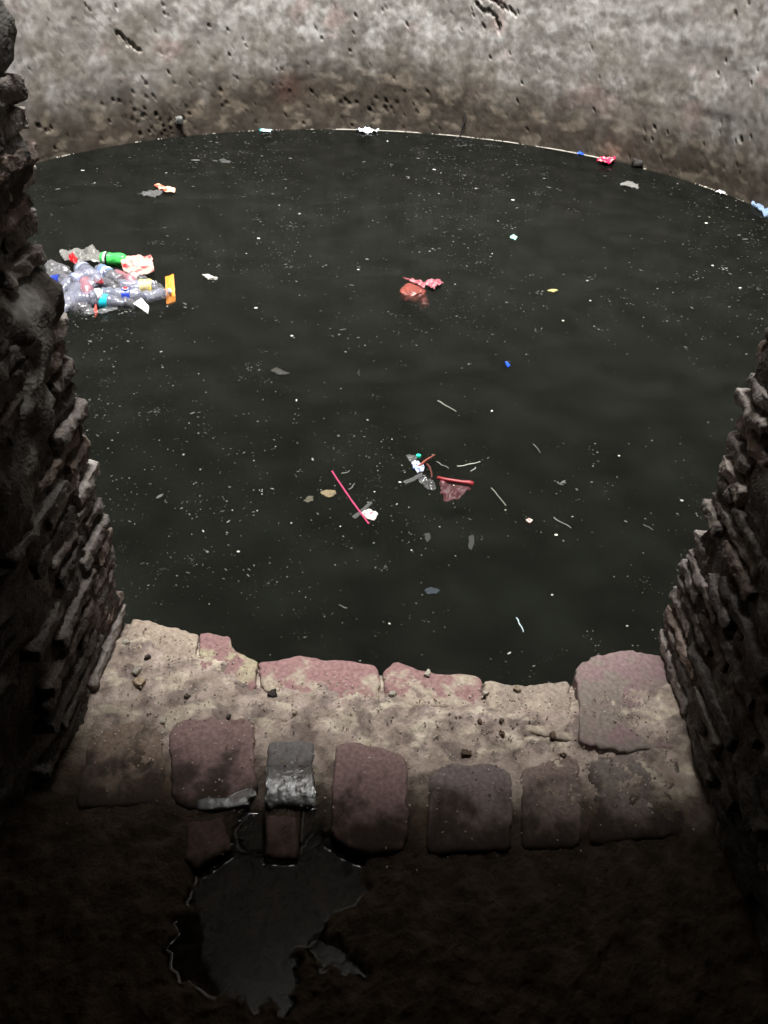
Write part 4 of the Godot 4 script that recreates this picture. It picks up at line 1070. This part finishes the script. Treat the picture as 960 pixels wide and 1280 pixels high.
	# stems and stalks
	for q in [
		[Vector3(0.2018, -0.5470, -2.9234), Vector3(0.2767, -0.5470, -2.8445), 0.0035, 0.0015, Color(0.52, 0.52, 0.48), "pale feathery stalk above the turquoise cap"],
		[Vector3(0.3824, -0.5470, -2.3093), Vector3(0.4254, -0.5470, -2.2076), 0.0025, 0.0018, Color(0.45, 0.45, 0.42), "grey stalk right of the red cloth"],
		[Vector3(0.2632, -0.5470, -2.4366), Vector3(0.3528, -0.5470, -2.4771), 0.0022, 0.0016, Color(0.66, 0.66, 0.62), "whitish stalk above the red cloth, longest of three"],
		[Vector3(0.1887, -0.5470, -2.4617), Vector3(0.2297, -0.5470, -2.4228), 0.0020, 0.0012, Color(0.50, 0.50, 0.48), "whitish stalk just right of the short reddish stick"],
		[Vector3(0.3127, -0.5470, -2.4096), Vector3(0.3322, -0.5470, -2.4377), 0.0018, 0.0018, Color(0.60, 0.60, 0.58), "tiny pale stalk below the longest whitish stalk"],
		[Vector3(0.5894, -0.5470, -2.1532), Vector3(0.6392, -0.5470, -2.1000), 0.0018, 0.0010, Color(0.55, 0.55, 0.52), "thin pale stem right of the red and white scrap"],
		[Vector3(0.4063, -0.5470, -1.6573), Vector3(0.4214, -0.5470, -1.6002), 0.0020, 0.0016, Color(0.72, 0.80, 0.82), "bluish white stick near the sill on the right"],
		[Vector3(0.5699, -0.5470, -2.6213), Vector3(0.5938, -0.5470, -2.5608), 0.0022, 0.0012, Color(0.40, 0.40, 0.38), "small forked grey stalk right of the pale feathery stalk"],
		[Vector3(-0.1622, -0.5470, -2.3501), Vector3(-0.1316, -0.5470, -2.3735), 0.0018, 0.0012, Color(0.45, 0.45, 0.42), "thin grey stalk above the pink straw's middle"],
		[Vector3(-0.1293, -0.5470, -2.2535), Vector3(-0.1119, -0.5470, -2.2942), 0.0022, 0.0016, Color(0.40, 0.40, 0.38), "bent grey stalk touching the pink straw on its right"],
		[Vector3(0.8947, -0.5470, -2.1435), Vector3(0.9210, -0.5470, -2.1150), 0.0018, 0.0010, Color(0.35, 0.35, 0.33), "faint stalk near the right jamb"],
		[Vector3(-0.0938, -0.5470, -1.6602), Vector3(-0.1184, -0.5470, -1.6718), 0.0018, 0.0010, Color(0.42, 0.42, 0.40), "short stalk near the sill's left half"],
	]:
		stick("stalk", q[5], "stalk", bent(q[0], q[1], 8, Vector3(0.002, 0, 0.003), 0.006), q[2], q[3], q[4], "dry stalks on the water")
	# pale flakes big enough to pick out
	for q in [
		[Vector2(0.5823, -2.0602), 0.0070, 0.9, "white oval flake right of the thin pale stem"],
		[Vector2(0.4236, -2.1837), 0.0065, 0.6, "pale winged seed below the grey stalk"],
		[Vector2(0.9006, -2.5722), 0.0060, 0.85, "white flake alone on the right open water"],
		[Vector2(1.0692, -2.2965), 0.0075, 0.7, "white flake close beside the right jamb"],
		[Vector2(-0.4575, -1.8890), 0.0060, 0.9, "bright white flake alone in the left foreground water"],
		[Vector2(0.4285, -2.8654), 0.0075, 0.85, "white flake right of the pale feathery stalk"],
		[Vector2(-0.7078, -3.7842), 0.0110, 0.85, "white flake below the paper pieces by the heap"],
		[Vector2(0.2469, -2.3161), 0.0045, 0.9, "white bead on the sunken red cloth"],
		[Vector2(0.8697, -3.8270), 0.0090, 0.85, "white flake below the slim yellow leaf"],
		[Vector2(1.9755, -4.4190), 0.0110, 0.9, "white flake at the far right edge of view"],
		[Vector2(1.9236, -4.7677), 0.0100, 0.85, "white flake high on the right, left of the edge flake"],
		[Vector2(1.0936, -4.4053), 0.0090, 0.8, "white flake just right of the slim yellow leaf"],
		[Vector2(1.0602, -4.1119), 0.0080, 0.8, "second white flake right of the slim yellow leaf"],
		[Vector2(0.2581, -6.6502), 0.0150, 0.9, "white flake in the far water, below the wall's dark twig"],
		[Vector2(0.8153, -5.9256), 0.0140, 0.85, "white flake in far water above the turquoise flake"],
		[Vector2(2.1332, -5.6145), 0.0140, 0.9, "white flake near the far right wall"],
		[Vector2(-2.3772, -6.1018), 0.0160, 0.8, "white flake near the far left wall"],
		[Vector2(-0.2194, -4.3915), 0.0100, 0.8, "white flake left of the knotted red bag"],
		[Vector2(-0.4856, -3.4806), 0.0090, 0.85, "white flake amid the specks left of centre"],
		[Vector2(0.0523, -2.3183), 0.0060, 0.85, "white flake left of the grey film strip"],
		[Vector2(-0.8612, -4.8246), 0.0130, 0.85, "white flake behind the heap, towards the middle"],
		[Vector2(0.5282, -1.7652), 0.0050, 0.8, "white flake above the bluish white stick"],
		[Vector2(0.7343, -1.6482), 0.0050, 0.7, "white flake by the right jamb's foot"],
		[Vector2(0.0335, -1.6069), 0.0045, 0.9, "white flake near the sill's notch"],
	]:
		var r: float = q[1]
		var c: Vector2 = q[0]
		var pts := []
		for i in 7:
			var a := TAU * i / 7
			pts.append(c + Vector2(cos(a) * r * rng.randf_range(0.6, 1.1), sin(a) * r * rng.randf_range(0.45, 0.9)))
		scrap("flake", q[3], "flake", pts, 0.0005, {"thick": 0.002, "amp": 0.001, "freq": 200.0, "jag": r * 0.15, "seg": 16, "rings": 3, "color": Color(q[2], q[2], q[2] * 0.96)}, vpaint(0.6), "pale flakes on the water")
	# on the far wall
	tag(obj("twig", tube(bent(wall_point(0.66, 0.20, 0.02), wall_point(0.62, -0.02, 0.05), 8, Vector3(0.01, 0, 0), 0.02), 0.010, 0.007, 7, 0.5), paint(Color(0.05, 0.04, 0.03), 0.9)), "dark twig leaning on the far wall at the waterline", "twig")
	var st := obj("plaster_lump", stone(0.036, 0.9, 3, Color(0.20, 0.21, 0.195)), M.pebble, self, wall_point(-1.98, 0.13, 0.02))
	tag(st, "pale grey lump stuck to the far left wall above the water", "lump")
	var st2 := obj("plaster_lump", stone(0.045, 0.8, 6, Color(0.05, 0.045, 0.04)), M.pebble, self, wall_point(2.32, 0.03, 0.02))
	tag(st2, "dark clump at the right waterline beyond the pink wrapper", "lump")

func wall_point(s: float, up: float, out: float) -> Vector3:
	var a := s / FAR_R
	var p := ring(a) - ring_out(a) * out
	return Vector3(p.x, WATER + up, p.y)

func build_specks() -> void:
	# scum line where the water meets the far wall
	var v := PackedVector3Array()
	var idx := PackedInt32Array()
	var n := 900
	for i in n:
		var a := lerpf(-1.1, 1.2, float(i) / (n - 1))
		var p := ring(a)
		var o := ring_out(a)
		var on := smoothstep(-0.1, 0.6, 0.55 * n_b.get_noise_2d(a * 11, 2) + 0.4 * n_b.get_noise_2d(a * 120, 9) + lerpf(-0.06, 0.42, smoothstep(-0.4, -0.1, a) * smoothstep(0.80, 0.6, a)))
		var w := 0.0015 + 0.0045 * on
		for e in [[-0.03, 0.001], [w * 0.4, 0.001 + 0.003 * on], [w, 0.001 + 0.002 * on], [w + 0.002, -0.004]]:
			var q: Vector2 = p - o * (e[0] - 0.004)
			v.append(Vector3(q.x, WATER + e[1], q.y))
		if i > 0 and on > 0.22:
			for j in 3:
				var b := i * 4 + j
				idx.append_array([b - 4, b - 3, b, b, b - 3, b + 1])
	var scum := obj("scum_line", finish(v, idx), paint(Color(0.62, 0.60, 0.56), 0.7))
	scum.set_meta("kind", "stuff")
	tag(scum, "thin pale scum line along the far waterline", "scum")
	# dust, seeds and crumbs on the water, past counting
	var mm := MultiMesh.new()
	mm.transform_format = MultiMesh.TRANSFORM_3D
	mm.use_colors = true
	var f := []
	for i in 6:
		var a := TAU * i / 6
		f.append(Vector2(cos(a) * [1.0, 0.7, 1.1, 0.8, 0.9, 0.6][i], sin(a) * [0.6, 0.8, 0.5, 0.7, 0.6, 0.8][i]))
	mm.mesh = slab(PackedVector2Array(f), 0.35, 0.1, {"seg": 8, "rings": 1, "amp": 0.0, "jag": 0.0, "soft": 0})[0]
	var list := []
	while list.size() < 8000:
		var z := -1.05 - 6.9 * pow(rng.randf(), 1.6)
		var half := minf(2.9, 0.75 - z * 0.42)
		var x := rng.randf_range(-half, half)
		var p := Vector2(x, z)
		if ((p - CENTRE) / Vector2(FAR_R, FAR_R if z < CENTRE.y else NEAR_R)).length() > 0.985:
			continue
		var crowd := n_a.get_noise_2d(x * 0.7 + 17, z * 0.5) + 0.6 * n_b.get_noise_2d(x * 2.5, z * 2.5)
		if rng.randf() > 0.3 + 0.75 * crowd:
			continue
		var dist := sqrt(x * x + z * z)
		var s := (0.0009 + 0.00055 * dist) * exp(rng.randfn(0.0, 0.45))
		var bright := lerpf(1.0, 0.55, smoothstep(3.0, 6.0, dist)) * clampf(exp(rng.randfn(-2.7, 0.85)), 0.015, 0.6)
		list.append([p, s, bright])
		# little rafts
		if rng.randf() < 0.045:
			for k in rng.randi_range(3, 14):
				list.append([p + Vector2(rng.randfn(0, 0.012), rng.randfn(0, 0.012)) * (0.6 + dist * 0.3), s * rng.randf_range(0.5, 1.2), bright * rng.randf_range(0.5, 1.3)])
	mm.instance_count = list.size()
	for i in list.size():
		var q: Array = list[i]
		var long := rng.randf_range(0.7, 2.6) if rng.randf() < 0.25 else 1.0
		mm.set_instance_transform(i, Transform3D(Basis(Vector3.UP, rng.randf() * TAU) * Basis.from_scale(Vector3(q[1] * long, q[1] * 0.5, q[1])), Vector3(q[0].x, WATER - 0.0002, q[0].y)))
		mm.set_instance_color(i, Color(q[2], q[2] * 0.98, q[2] * 0.92))
	var g := MultiMeshInstance3D.new()
	g.name = "floating_specks"
	g.multimesh = mm
	g.material_override = M.specks
	g.set_meta("kind", "stuff")
	add_child(g)
	tag(g, "countless pale specks of dust and seeds on the dark water", "specks")
